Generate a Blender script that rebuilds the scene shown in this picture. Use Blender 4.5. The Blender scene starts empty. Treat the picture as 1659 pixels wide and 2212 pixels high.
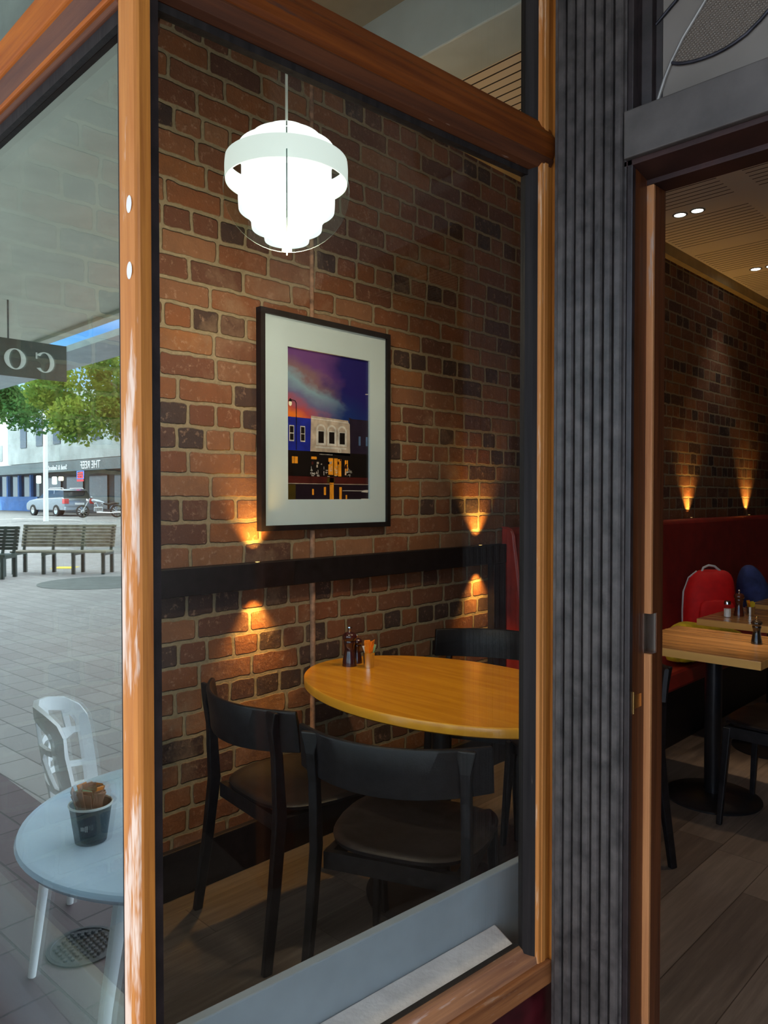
import bpy, bmesh, math, random
from math import sin, cos, pi, radians, atan2, hypot, sqrt
from mathutils import Vector, Matrix

random.seed(11)
scene = bpy.context.scene
COL = scene.collection

# ---------------------------------------------------------------- camera
EYE = 1.42
TH = radians(44.46)
FPX, CX, HOR = 1621.0, 829.5, 1074.0
cam_data = bpy.data.cameras.new('camera')
cam_data.sensor_fit = 'HORIZONTAL'
cam_data.sensor_width = 36.0
cam_data.lens = 36.0 * FPX / 1659.0
cam_data.clip_start = 0.02
cam_data.clip_end = 300
cam = bpy.data.objects.new('camera', cam_data)
COL.objects.link(cam)
cam.location = (0, 0, EYE)
cam.rotation_euler = (radians(90 - 1.13), 0, TH)
scene.camera = cam

# ---------------------------------------------------------------- world, sun, exposure
world = bpy.data.worlds.new('world')
scene.world = world
world.use_nodes = True
wn, wl = world.node_tree.nodes, world.node_tree.links
wn.clear()
# clear blue low over the street, unseen bright white added overhead for light
wtc = wn.new('ShaderNodeTexCoord')
wsp = wn.new('ShaderNodeSeparateXYZ')
wl.new(wtc.outputs['Generated'], wsp.inputs[0])
sky = wn.new('ShaderNodeValToRGB')
se = sky.color_ramp.elements
se[0].position = 0.0; se[0].color = (0.55, 0.62, 0.68, 1)
se[1].position = 0.75; se[1].color = (1.0, 0.98, 0.95, 1)
e_ = se.new(0.20); e_.color = (0.05, 0.18, 0.40, 1)
e_ = se.new(0.34); e_.color = (0.95, 0.93, 0.92, 1)
wl.new(wsp.outputs[2], sky.inputs[0])
bg = wn.new('ShaderNodeBackground')
bg.inputs['Strength'].default_value = 4.0
wo = wn.new('ShaderNodeOutputWorld')
wl.new(sky.outputs[0], bg.inputs[0])
wl.new(bg.outputs[0], wo.inputs[0])

sun_d = bpy.data.lights.new('sun', 'SUN')
sun_d.energy = 3.6
sun_d.angle = radians(0.6)
sun_d.color = (1.0, 0.93, 0.8)
sun = bpy.data.objects.new('sun', sun_d)
COL.objects.link(sun)
sun.rotation_euler = Vector((0.25, -0.72, -0.66)).to_track_quat('-Z', 'Y').to_euler()

scene.view_settings.view_transform = 'Standard'
scene.view_settings.look = 'None'
scene.view_settings.exposure = 0.35
scene.view_settings.gamma = 1.0
scene.view_settings.use_curve_mapping = False
try:
    scene.cycles.transparent_max_bounces = 16
    scene.cycles.sample_clamp_indirect = 6.0
except Exception:
    pass

# ---------------------------------------------------------------- coordinate helpers
FW = (-sin(TH), cos(TH))
RT = (cos(TH), sin(TH))
GY = 0.51                                  # outer face of the street pane

def ray(px):
    t = (px - CX) / FPX
    return (RT[0]*t + FW[0], RT[1]*t + FW[1])

def on_y(px, py, y):
    r = ray(px); d = y / r[1]
    return (r[0]*d, y, EYE + (HOR-py)/FPX*d)

def on_x(px, py, x):
    r = ray(px); d = x / r[0]
    return (x, r[1]*d, EYE + (HOR-py)/FPX*d)

def mir(px, d, z=0.0):
    """street point whose mirror image in the street pane shows at column px, depth d"""
    r = ray(px)
    return Vector((r[0]*d, 2*GY - r[1]*d, z))

# ---------------------------------------------------------------- mesh builder
class MB:
    def __init__(s):
        s.v = []; s.f = []; s.m = []
    def add(s, vs, fs, mi=0):
        o = len(s.v)
        s.v += [tuple(v) for v in vs]
        for f in fs:
            s.f.append(tuple(i+o for i in f)); s.m.append(mi)
        return s
    def box(s, a, b, mi=0):
        x0, y0, z0 = a; x1, y1, z1 = b
        if x0 > x1: x0, x1 = x1, x0
        if y0 > y1: y0, y1 = y1, y0
        if z0 > z1: z0, z1 = z1, z0
        vs = [(x0,y0,z0),(x1,y0,z0),(x1,y1,z0),(x0,y1,z0),(x0,y0,z1),(x1,y0,z1),(x1,y1,z1),(x0,y1,z1)]
        return s.add(vs, [(0,3,2,1),(4,5,6,7),(0,1,5,4),(1,2,6,5),(2,3,7,6),(3,0,4,7)], mi)
    def obox(s, c, sz, rot=None, mi=0):
        m = rot or Matrix.Identity(3)
        c = Vector(c); h = Vector(sz)/2
        vs = []
        for dz in (-1, 1):
            for dx, dy in ((-1,-1),(1,-1),(1,1),(-1,1)):
                vs.append(c + m @ Vector((dx*h.x, dy*h.y, dz*h.z)))
        return s.add(vs, [(0,3,2,1),(4,5,6,7),(0,1,5,4),(1,2,6,5),(2,3,7,6),(3,0,4,7)], mi)
    def prism(s, poly, axis, a, b, mi=0):
        def mk(p, t):
            if axis == 'x': return (t, p[0], p[1])
            if axis == 'y': return (p[0], t, p[1])
            return (p[0], p[1], t)
        n = len(poly)
        vs = [mk(p, a) for p in poly] + [mk(p, b) for p in poly]
        fs = [tuple(range(n-1, -1, -1)), tuple(range(n, 2*n))]
        fs += [(i, (i+1) % n, n+(i+1) % n, n+i) for i in range(n)]
        return s.add(vs, fs, mi)
    def lathe(s, prof, c=(0,0,0), seg=32, sx=1, sy=1, mi=0, a0=0, a1=2*pi, cap=True):
        full = abs(a1-a0-2*pi) < 1e-6
        na = seg if full else seg+1
        vs = []
        for r, z in prof:
            for k in range(na):
                a = a0 + (a1-a0)*k/seg
                vs.append((c[0]+r*cos(a)*sx, c[1]+r*sin(a)*sy, c[2]+z))
        fs = []
        for i in range(len(prof)-1):
            for k in range(seg):
                k2 = (k+1) % na
                fs.append((i*na+k, i*na+k2, (i+1)*na+k2, (i+1)*na+k))
        if cap and full:
            if prof[0][0] > 1e-5: fs.append(tuple(range(na-1, -1, -1)))
            if prof[-1][0] > 1e-5: fs.append(tuple(range((len(prof)-1)*na, len(prof)*na)))
        return s.add(vs, fs, mi)
    def tube(s, path, r, seg=8, mi=0, flat=None):
        P = [Vector(p) for p in path]
        n = len(P)
        rs = r if isinstance(r, (list, tuple)) else [r]*n
        vs = []
        up = Vector((0, 0, 1))
        for i in range(n):
            t = (P[min(i+1, n-1)] - P[max(i-1, 0)]).normalized()
            ref = up if abs(t.z) < 0.95 else Vector((1, 0, 0))
            a = t.cross(ref).normalized(); b = a.cross(t).normalized()
            for k in range(seg):
                an = 2*pi*k/seg
                f = flat if flat else 1.0
                vs.append(P[i] + a*cos(an)*rs[i] + b*sin(an)*rs[i]*f)
        fs = []
        for i in range(n-1):
            for k in range(seg):
                k2 = (k+1) % seg
                fs.append((i*seg+k, i*seg+k2, (i+1)*seg+k2, (i+1)*seg+k))
        fs.append(tuple(range(seg-1, -1, -1)))
        fs.append(tuple(range((n-1)*seg, n*seg)))
        return s.add(vs, fs, mi)
    def bar(s, p0, p1, w0, d0, w1=None, d1=None, mi=0):
        """tapered rectangular leg; width along x, depth along y"""
        w1 = w0 if w1 is None else w1; d1 = d0 if d1 is None else d1
        vs = []
        for p, w, d in ((p0, w0, d0), (p1, w1, d1)):
            for dx, dy in ((-1,-1),(1,-1),(1,1),(-1,1)):
                vs.append((p[0]+dx*w/2, p[1]+dy*d/2, p[2]))
        return s.add(vs, [(0,3,2,1),(4,5,6,7),(0,1,5,4),(1,2,6,5),(2,3,7,6),(3,0,4,7)], mi)
    def loft(s, secs, mi=0):
        n = len(secs[0]); vs = [p for sec in secs for p in sec]; fs = []
        for i in range(len(secs)-1):
            for k in range(n):
                k2 = (k+1) % n
                fs.append((i*n+k, i*n+k2, (i+1)*n+k2, (i+1)*n+k))
        fs.append(tuple(range(n-1, -1, -1))); fs.append(tuple(range((len(secs)-1)*n, len(secs)*n)))
        return s.add(vs, fs, mi)
    def build(s, name, mats, parent=None, smooth=False, bevel=0, loc=None, rotz=0, subsurf=0):
        me = bpy.data.meshes.new(name)
        me.from_pydata(s.v, [], s.f)
        if not isinstance(mats, (list, tuple)): mats = [mats]
        for m in mats: me.materials.append(m)
        for p, mi in zip(me.polygons, s.m):
            p.material_index = mi
            p.use_smooth = smooth
        bm = bmesh.new(); bm.from_mesh(me)
        bmesh.ops.recalc_face_normals(bm, faces=bm.faces)
        bm.to_mesh(me); bm.free()
        if smooth and hasattr(me, 'set_sharp_from_angle'):
            me.set_sharp_from_angle(angle=radians(40))
        o = bpy.data.objects.new(name, me)
        COL.objects.link(o)
        if parent: o.parent = parent
        if loc is not None: o.location = loc
        if rotz: o.rotation_euler = (0, 0, rotz)
        if bevel:
            b = o.modifiers.new('bevel', 'BEVEL'); b.width = bevel; b.segments = 2
            b.limit_method = 'ANGLE'; b.angle_limit = radians(35)
        if subsurf:
            u = o.modifiers.new('subsurf', 'SUBSURF'); u.levels = subsurf; u.render_levels = subsurf
        return o

def tag(o, label=None, cat=None, group=None, kind=None):
    if label: o['label'] = label
    if cat: o['category'] = cat
    if group: o['group'] = group
    if kind: o['kind'] = kind
    return o

def thing(name, loc, rotz=0, label=None, cat=None, group=None, kind=None):
    o = bpy.data.objects.new(name, None)
    o.empty_display_size = 0.1
    COL.objects.link(o)
    o.location = loc; o.rotation_euler = (0, 0, rotz)
    return tag(o, label, cat, group, kind)

def copy_tree(o, parent=None):
    c = o.copy(); COL.objects.link(c); c.parent = parent
    for ch in list(o.children):
        copy_tree(ch, c)
    return c

def rrect(w, h, r, n=4, cx=0, cy=0):
    pts = []
    for qx, qy, a0 in ((1,1,0),(-1,1,90),(-1,-1,180),(1,-1,270)):
        for k in range(n+1):
            a = radians(a0+90*k/n)
            pts.append((cx+qx*(w/2-r)+r*cos(a), cy+qy*(h/2-r)+r*sin(a)))
    return pts

# ---------------------------------------------------------------- materials
class NT:
    def __init__(s, name):
        s.m = bpy.data.materials.new(name); s.m.use_nodes = True
        s.n = s.m.node_tree.nodes; s.l = s.m.node_tree.links
        s.n.clear()
        s.out = s.n.new('ShaderNodeOutputMaterial')
    def new(s, t, **k):
        n = s.n.new(t)
        for a, b in k.items(): setattr(n, a, b)
        return n
    def link(s, a, b): s.l.new(a, b)
    def math(s, op, a, b=None, c=None, clamp=False):
        n = s.n.new('ShaderNodeMath'); n.operation = op; n.use_clamp = clamp
        for i, v in enumerate((a, b, c)):
            if v is None: continue
            if isinstance(v, (int, float)): n.inputs[i].default_value = v
            else: s.l.new(v, n.inputs[i])
        return n.outputs[0]
    def mix(s, f, a, b, blend='MIX'):
        n = s.n.new('ShaderNodeMix'); n.data_type = 'RGBA'; n.blend_type = blend
        def put(i, v):
            if isinstance(v, (int, float)): n.inputs[i].default_value = v
            elif isinstance(v, tuple): n.inputs[i].default_value = (*v[:3], 1)
            else: s.l.new(v, n.inputs[i])
        put(0, f); put(6, a); put(7, b)
        return n.outputs[2]
    def ramp(s, f, stops, interp='LINEAR'):
        n = s.n.new('ShaderNodeValToRGB'); n.color_ramp.interpolation = interp
        e = n.color_ramp.elements
        while len(e) < len(stops): e.new(0.5)
        for el, (p, c) in zip(e, stops):
            el.position = p; el.color = (*c, 1) if len(c) == 3 else c
        s.l.new(f, n.inputs[0])
        return n.outputs[0]
    def coord(s, which='Object', scale=(1,1,1), rot=(0,0,0)):
        if which == 'World':
            g = s.n.new('ShaderNodeNewGeometry'); o = g.outputs['Position']
        else:
            t = s.n.new('ShaderNodeTexCoord'); o = t.outputs[which]
        mp = s.n.new('ShaderNodeMapping'); mp.inputs['Scale'].default_value = scale
        mp.inputs['Rotation'].default_value = rot
        s.l.new(o, mp.inputs[0])
        return mp.outputs[0]
    def noise(s, vec, scale, detail=4, rough=0.55):
        n = s.n.new('ShaderNodeTexNoise'); n.inputs['Scale'].default_value = scale
        n.inputs['Detail'].default_value = detail; n.inputs['Roughness'].default_value = rough
        s.l.new(vec, n.inputs['Vector'])
        return n.outputs[0]
    def bump(s, h, strength=0.3, dist=0.01):
        n = s.n.new('ShaderNodeBump'); n.inputs['Strength'].default_value = strength
        n.inputs['Distance'].default_value = dist
        s.l.new(h, n.inputs['Height'])
        return n.outputs[0]
    def bsdf(s, color, rough=0.5, metal=0.0, normal=None, coat=0, spec=0.5, emit=None, estr=0):
        b = s.n.new('ShaderNodeBsdfPrincipled')
        def put(k, v):
            if isinstance(v, (int, float)): b.inputs[k].default_value = v
            elif isinstance(v, tuple): b.inputs[k].default_value = (*v[:3], 1)
            else: s.l.new(v, b.inputs[k])
        put('Base Color', color); put('Roughness', rough); put('Metallic', metal)
        put('Coat Weight', coat); b.inputs['Coat Roughness'].default_value = 0.12
        put('Specular IOR Level', spec)
        if normal: s.l.new(normal, b.inputs['Normal'])
        if emit: put('Emission Color', emit); b.inputs['Emission Strength'].default_value = estr
        s.l.new(b.outputs[0], s.out.inputs[0])
        return s.m

def plain(name, col, rough=0.5, metal=0, var=0.12, scale=18, bump=0.1, coat=0, spec=0.5):
    t = NT(name)
    c = t.coord('Object')
    n = t.noise(c, scale)
    dark = tuple(max(0, v*(1-var*2)) for v in col); lite = tuple(min(1, v*(1+var*2)) for v in col)
    cc = t.ramp(n, [(0.3, dark), (0.7, lite)])
    nr = t.bump(t.noise(c, scale*6), bump, 0.002) if bump else None
    return t.bsdf(cc, rough, metal, nr, coat, spec)

def emissive(name, col, strength):
    t = NT(name)
    e = t.new('ShaderNodeEmission'); e.inputs[0].default_value = (*col, 1); e.inputs[1].default_value = strength
    t.link(e.outputs[0], t.out.inputs[0])
    return t.m

def glass(name, tint=(0.96, 0.985, 0.97), ior=1.5, boost=1.0, rough=0.0, rtint=(1, 1, 1)):
    t = NT(name)
    f0 = ((ior-1)/(ior+1))**2
    g = t.new('ShaderNodeNewGeometry')
    dp = t.new('ShaderNodeVectorMath', operation='DOT_PRODUCT')
    t.link(g.outputs['Incoming'], dp.inputs[0]); t.link(g.outputs['Normal'], dp.inputs[1])
    cs = t.math('ABSOLUTE', dp.outputs['Value'])
    sch = t.math('MULTIPLY_ADD', t.math('POWER', t.math('SUBTRACT', 1.0, cs, clamp=True), 5.0), 1-f0, f0)
    f = t.math('MULTIPLY', sch, boost, clamp=True)
    tr = t.new('ShaderNodeBsdfTransparent'); tr.inputs[0].default_value = (*tint, 1)
    gl = t.new('ShaderNodeBsdfGlossy'); gl.inputs['Roughness'].default_value = rough; gl.inputs[0].default_value = (*rtint, 1)
    mx = t.new('ShaderNodeMixShader')
    t.link(f, mx.inputs[0]); t.link(tr.outputs[0], mx.inputs[1]); t.link(gl.outputs[0], mx.inputs[2])
    t.link(mx.outputs[0], t.out.inputs[0])
    return t.m

def brick_mat():
    t = NT('old_brick')
    g = t.new('ShaderNodeNewGeometry')
    nz = t.new('ShaderNodeTexNoise'); nz.inputs['Scale'].default_value = 14; nz.inputs['Detail'].default_value = 3
    t.link(g.outputs['Position'], nz.inputs['Vector'])
    sub = t.new('ShaderNodeVectorMath', operation='SUBTRACT'); t.link(nz.outputs['Color'], sub.inputs[0])
    sub.inputs[1].default_value = (0.5, 0.5, 0.5)
    sc = t.new('ShaderNodeVectorMath', operation='SCALE'); t.link(sub.outputs[0], sc.inputs[0]); sc.inputs['Scale'].default_value = 0.017
    ad = t.new('ShaderNodeVectorMath', operation='ADD'); t.link(g.outputs['Position'], ad.inputs[0]); t.link(sc.outputs[0], ad.inputs[1])
    sp = t.new('ShaderNodeSeparateXYZ'); t.link(ad.outputs[0], sp.inputs[0])
    Y, Z = sp.outputs[1], sp.outputs[2]
    rz = t.math('DIVIDE', t.math('SUBTRACT', Z, 0.04), 0.086)
    row = t.math('FLOOR', rz); fz = t.math('FRACT', rz)
    h1 = t.math('COMPARE', t.math('FLOORED_MODULO', row, 4.0), 3.0, 0.1)
    h2 = t.math('COMPARE', t.math('FLOORED_MODULO', row, 9.0), 0.0, 0.1)
    hd = t.math('MAXIMUM', h1, h2)
    width = t.math('SUBTRACT', 0.232, t.math('MULTIPLY', hd, 0.116))
    wn_ = t.new('ShaderNodeTexWhiteNoise', noise_dimensions='1D'); t.link(row, wn_.inputs['W'])
    off = t.math('MULTIPLY', wn_.outputs[0], 0.232)
    ry = t.math('DIVIDE', t.math('ADD', Y, off), width)
    colm = t.math('FLOOR', ry); fy = t.math('FRACT', ry)
    # distance to the edge of the brick in metres
    dz = t.math('MULTIPLY', t.math('SUBTRACT', 0.5, t.math('ABSOLUTE', t.math('SUBTRACT', fz, 0.5))), 0.086)
    dy = t.math('MULTIPLY', t.math('SUBTRACT', 0.5, t.math('ABSOLUTE', t.math('SUBTRACT', fy, 0.5))), width)
    # rounded corners
    ez = t.math('MAXIMUM', t.math('SUBTRACT', 0.016, dz), 0.0); ey = t.math('MAXIMUM', t.math('SUBTRACT', 0.016, dy), 0.0)
    ed = t.math('SUBTRACT', 0.016, t.math('SQRT', t.math('ADD', t.math('MULTIPLY', ez, ez), t.math('MULTIPLY', ey, ey))))
    rough_n = t.noise(g.outputs['Position'], 70, 4)
    ed2 = t.math('ADD', ed, t.math('MULTIPLY', t.math('SUBTRACT', rough_n, 0.5), 0.005))
    mask = t.math('DIVIDE', t.math('SUBTRACT', ed2, 0.0052), 0.0035, clamp=True)
    # brick id -> colour
    cb = t.new('ShaderNodeCombineXYZ'); t.link(colm, cb.inputs[0]); t.link(row, cb.inputs[1])
    w2 = t.new('ShaderNodeTexWhiteNoise', noise_dimensions='2D'); t.link(cb.outputs[0], w2.inputs['Vector'])
    v = t.math('ADD', w2.outputs[0], t.math('MULTIPLY', hd, 0.18))
    bc = t.ramp(v, [(0.0, (0.36, 0.15, 0.05)), (0.2, (0.28, 0.10, 0.036)), (0.4, (0.22, 0.072, 0.03)),
                    (0.58, (0.32, 0.15, 0.075)), (0.72, (0.17, 0.058, 0.03)), (0.87, (0.10, 0.04, 0.03)), (0.99, (0.022, 0.02, 0.026))])
    n2 = t.noise(g.outputs['Position'], 9, 5, 0.65)
    bc = t.mix(t.math('MULTIPLY', n2, 0.85), bc, (0.10, 0.05, 0.03), 'MIX')
    n3 = t.noise(g.outputs['Position'], 45, 5, 0.7)
    bc = t.mix(t.ramp(n3, [(0.56, (0, 0, 0)), (0.8, (1, 1, 1))]), bc, (0.38, 0.24, 0.17))
    mort = t.mix(rough_n, (0.16, 0.125, 0.075), (0.36, 0.29, 0.19))
    # smears of mortar over some bricks
    n4 = t.noise(g.outputs['Position'], 3.2, 5, 0.7)
    smear = t.math('MULTIPLY', t.ramp(n4, [(0.55, (0, 0, 0)), (0.72, (1, 1, 1))]), 0.55)
    bc = t.mix(smear, bc, (0.30, 0.20, 0.13))
    colr = t.mix(mask, mort, bc)
    hgt = t.math('ADD', t.math('MULTIPLY', mask, 1.0), t.math('MULTIPLY', n3, 0.55))
    hgt = t.math('ADD', hgt, t.math('MULTIPLY', n2, 0.8))
    nb = t.bump(hgt, 1.0, 0.007)
    return t.bsdf(colr, 0.82, 0, nb, 0, 0.3)

def old_wood(name, base, dark, worn, wear=0.5, axis='z', rough=0.38, coat=0.3, gs=1.0, clean_above=None):
    t = NT(name)
    sc = {'z': (60, 60, 2.2), 'x': (2.2, 60, 60), 'y': (60, 2.2, 60)}[axis]
    c = t.coord('Object', sc)
    g = t.noise(c, 1.0*gs, 6, 0.6)
    sc2 = {'z': (22, 22, 2.5), 'x': (2.5, 22, 22), 'y': (22, 2.5, 22)}[axis]
    g2 = t.noise(t.coord('Object', sc2), 1.0, 5, 0.7)
    col = t.ramp(g, [(0.3, dark), (0.62, base)])
    if clean_above:
        sp = t.new('ShaderNodeSeparateXYZ'); t.link(t.coord('Object'), sp.inputs[0])
        g2 = t.math('SUBTRACT', g2, t.math('MULTIPLY', t.math('MAXIMUM', t.math('SUBTRACT', sp.outputs[2], clean_above), 0.0), 0.22))
    col = t.mix(t.ramp(g2, [(wear, (0, 0, 0)), (wear+0.08, (1, 1, 1))]), col, worn)
    return t.bsdf(col, rough, 0, t.bump(g, 0.35, 0.003), coat*0.4, 0.22)

def planks(name, cols, wy, lx, axis='y', rough=0.45, gap=(0.03, 0.025, 0.02), bumpd=0.002):
    """boards running along an axis in world space"""
    t = NT(name)
    g = t.new('ShaderNodeNewGeometry'); sp = t.new('ShaderNodeSeparateXYZ'); t.link(g.outputs['Position'], sp.inputs[0])
    A, B = (sp.outputs[0], sp.outputs[1]) if axis == 'y' else (sp.outputs[1], sp.outputs[0])
    ra = t.math('DIVIDE', A, wy); ia = t.math('FLOOR', ra); fa = t.math('FRACT', ra)
    w1 = t.new('ShaderNodeTexWhiteNoise', noise_dimensions='1D'); t.link(ia, w1.inputs['W'])
    rb = t.math('ADD', t.math('DIVIDE', B, lx), t.math('MULTIPLY', w1.outputs[0], 7.0))
    ib = t.math('FLOOR', rb); fb = t.math('FRACT', rb)
    cb = t.new('ShaderNodeCombineXYZ'); t.link(ia, cb.inputs[0]); t.link(ib, cb.inputs[1])
    w2 = t.new('ShaderNodeTexWhiteNoise', noise_dimensions='2D'); t.link(cb.outputs[0], w2.inputs['Vector'])
    sc = (26, 1.6, 1) if axis == 'y' else (1.6, 26, 1)
    mp = t.new('ShaderNodeMapping'); mp.inputs['Scale'].default_value = sc; t.link(g.outputs['Position'], mp.inputs[0])
    of = t.new('ShaderNodeVectorMath', operation='ADD'); t.link(mp.outputs[0], of.inputs[0])
    s2 = t.new('ShaderNodeVectorMath', operation='SCALE'); t.link(w2.outputs['Color'], s2.inputs[0]); s2.inputs['Scale'].default_value = 20
    t.link(s2.outputs[0], of.inputs[1])
    gr = t.noise(of.outputs[0], 1.5, 7, 0.7)
    v = t.math('ADD', t.math('MULTIPLY', gr, 0.75), t.math('MULTIPLY', w2.outputs[0], 0.3))
    col = t.ramp(v, [(0.25, cols[0]), (0.5, cols[1]), (0.8, cols[2])])
    ea = t.math('MULTIPLY', t.math('SUBTRACT', 0.5, t.math('ABSOLUTE', t.math('SUBTRACT', fa, 0.5))), wy)
    eb = t.math('MULTIPLY', t.math('SUBTRACT', 0.5, t.math('ABSOLUTE', t.math('SUBTRACT', fb, 0.5))), lx)
    e = t.math('MINIMUM', ea, eb)
    gm = t.math('DIVIDE', e, 0.002, clamp=True)
    col = t.mix(gm, gap, col)
    return t.bsdf(col, rough, 0, t.bump(t.math('ADD', gm, t.math('MULTIPLY', gr, 0.3)), 0.5, bumpd))

def ceiling_mat():
    """white slotted acoustic panels: slots run along x, plain bands between"""
    t = NT('slotted_ceiling')
    g = t.new('ShaderNodeNewGeometry'); sp = t.new('ShaderNodeSeparateXYZ'); t.link(g.outputs['Position'], sp.inputs[0])
    X, Y = sp.outputs[0], sp.outputs[1]
    yy = t.math('SUBTRACT', Y, 2.55)
    fy = t.math('FLOORED_MODULO', yy, 0.79)
    iny = t.math('LESS_THAN', fy, 0.60)
    front = t.math('GREATER_THAN', Y, 2.54)
    fx = t.math('FLOORED_MODULO', t.math('SUBTRACT', X, -2.32), 0.79)
    inx = t.math('LESS_THAN', fx, 0.65)
    wall = t.math('GREATER_THAN', X, -2.32)
    fs = t.math('FLOORED_MODULO', fy, 0.0545)
    slot = t.math('LESS_THAN', fs, 0.009)
    m = t.math('MULTIPLY', t.math('MULTIPLY', iny, slot), t.math('MULTIPLY', inx, t.math('MULTIPLY', wall, front)))
    col = t.mix(m, (0.84, 0.80, 0.74), (0.02, 0.018, 0.015))
    return t.bsdf(col, 0.8, 0, t.bump(t.math('SUBTRACT', 1.0, m), 0.5, 0.01))

def pavers_mat():
    t = NT('street_pavers')
    c = t.coord('World', (1, 1, 1), (0, 0, radians(3)))
    b = t.new('ShaderNodeTexBrick'); t.link(c, b.inputs['Vector'])
    b.inputs['Scale'].default_value = 1.0
    b.inputs['Brick Width'].default_value = 0.30; b.inputs['Row Height'].default_value = 0.20
    b.inputs['Mortar Size'].default_value = 0.005; b.inputs['Mortar Smooth'].default_value = 0.2
    b.inputs['Color1'].default_value = (0.25, 0.225, 0.23, 1); b.inputs['Color2'].default_value = (0.32, 0.30, 0.30, 1)
    b.inputs['Mortar'].default_value = (0.05, 0.045, 0.045, 1)
    n = t.noise(c, 6, 5, 0.7)
    col = t.mix(t.math('MULTIPLY', n, 0.5), b.outputs['Color'], (0.27, 0.27, 0.28))
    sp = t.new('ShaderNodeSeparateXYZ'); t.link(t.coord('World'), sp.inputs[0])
    band = t.math('GREATER_THAN', sp.outputs[1], -0.38)  # near strip tinted purple, with awning shade put into its darker colour
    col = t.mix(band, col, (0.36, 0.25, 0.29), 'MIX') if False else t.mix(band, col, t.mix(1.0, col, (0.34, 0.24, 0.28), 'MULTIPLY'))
    inv = t.math('SUBTRACT', 1.0, b.outputs['Fac'])
    return t.bsdf(col, 0.6, 0, t.bump(inv, 0.5, 0.004))

M = {}
M['brick'] = brick_mat()
M['floor'] = planks('vinyl_planks', ((0.045, 0.038, 0.037), (0.10, 0.085, 0.08), (0.19, 0.165, 0.155)), 0.19, 1.3)
M['ceiling'] = ceiling_mat()
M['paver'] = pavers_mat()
M['post_wood'] = old_wood('weathered_post_wood', (0.60, 0.24, 0.06), (0.42, 0.13, 0.025), (0.80, 0.62, 0.50), 0.50, 'z', 0.5, 0.1, 1.0, 1.45)
M['post_side'] = old_wood('orange_varnished_wood', (0.52, 0.20, 0.035), (0.26, 0.08, 0.015), (0.62, 0.42, 0.24), 0.64, 'z', 0.42, 0.2)
M['rail_wood'] = old_wood('varnished_rail_wood', (0.52, 0.14, 0.010), (0.30, 0.06, 0.006), (0.10, 0.03, 0.02), 0.66, 'x', 0.5, 0.08)
M['rail_wood_y'] = old_wood('varnished_rail_wood_deep', (0.19, 0.048, 0.007), (0.07, 0.016, 0.004), (0.07, 0.03, 0.02), 0.6, 'y', 0.45, 0.12)
M['rail_worn_y'] = old_wood('flaking_rail_edge', (0.11, 0.036, 0.014), (0.05, 0.018, 0.01), (0.55, 0.42, 0.34), 0.62, 'y', 0.5, 0.1)
M['rail_worn_x'] = old_wood('flaking_head_edge', (0.16, 0.06, 0.03), (0.08, 0.03, 0.02), (0.40, 0.26, 0.12), 0.68, 'x', 0.5, 0.1)
M['sill_wood'] = old_wood('worn_sill_wood', (0.42, 0.2, 0.1), (0.16, 0.07, 0.05), (0.6, 0.45, 0.4), 0.58, 'y', 0.5, 0.1)
M['putty'] = old_wood('dark_glazing_putty', (0.022, 0.018, 0.017), (0.008, 0.006, 0.006), (0.35, 0.3, 0.22), 0.68, 'z', 0.6, 0)
M['pillar'] = plain('black_fluted_paint', (0.060, 0.052, 0.050), 0.42, 0, 0.25, 30, 0.3)
M['dark_frame'] = plain('dark_frame_paint', (0.018, 0.012, 0.013), 0.4, 0, 0.3, 20, 0.2)
M['header_paint'] = plain('dark_grey_header_paint', (0.085, 0.075, 0.07), 0.55, 0, 0.15, 10, 0.2)
M['jamb_brown'] = old_wood('dark_varnished_jamb', (0.14, 0.042, 0.015), (0.06, 0.018, 0.008), (0.18, 0.06, 0.02), 0.7, 'z', 0.28, 0.5)
M['head_dark'] = plain('dark_head_lining', (0.03, 0.009, 0.007), 0.6, 0, 0.2, 12, 0.2)
M['lead'] = plain('lead_came', (0.30, 0.29, 0.27), 0.5, 0.5, 0.1, 20, 0)
M['jamb_orange'] = old_wood('worn_jamb_edge', (0.55, 0.25, 0.10), (0.38, 0.15, 0.06), (0.45, 0.36, 0.3), 0.6, 'z', 0.5, 0.1)
M['fascia'] = plain('pale_green_fascia_paint', (0.13, 0.165, 0.135), 0.6, 0, 0.2, 5, 0.3)
M['cream'] = plain('cream_soffit_paint', (0.74, 0.78, 0.66), 0.7, 0, 0.04, 3, 0)
M['grey_paint'] = plain('grey_soffit_paint', (0.22, 0.22, 0.19), 0.7, 0, 0.1, 3, 0)
M['beam_paint'] = plain('blue_grey_beam_paint', (0.52, 0.64, 0.70), 0.6, 0, 0.05, 4, 0)
M['cornice'] = plain('tan_cornice_paint', (0.42, 0.34, 0.18), 0.7, 0, 0.08, 6, 0)
M['maroon'] = plain('maroon_riser_tile', (0.07, 0.008, 0.012), 0.3, 0, 0.3, 10, 0.1, 0.3)
M['white_sill'] = plain('chipped_white_sill_paint', (0.85, 0.80, 0.85), 0.55, 0, 0.06, 14, 0.8)
M['grey_panel'] = plain('grey_blue_upstand_panel', (0.28, 0.32, 0.37), 0.5, 0, 0.05, 8, 0.1)
M['black_wood'] = plain('black_stained_wood', (0.010, 0.009, 0.011), 0.42, 0, 0.25, 40, 0.2, 0, 0.3)
M['black_rail'] = plain('matt_black_rail_paint', (0.009, 0.007, 0.009), 0.5, 0, 0.25, 25, 0.2, 0, 0.25)
M['black_metal'] = plain('black_powder_coat', (0.018, 0.018, 0.022), 0.3, 0.3, 0.1, 30, 0.05)
M['glass_left'] = glass('street_window_glass', (0.82, 0.86, 0.84), 1.52, 3.1, 0.0, (0.80, 0.95, 0.98))
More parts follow.
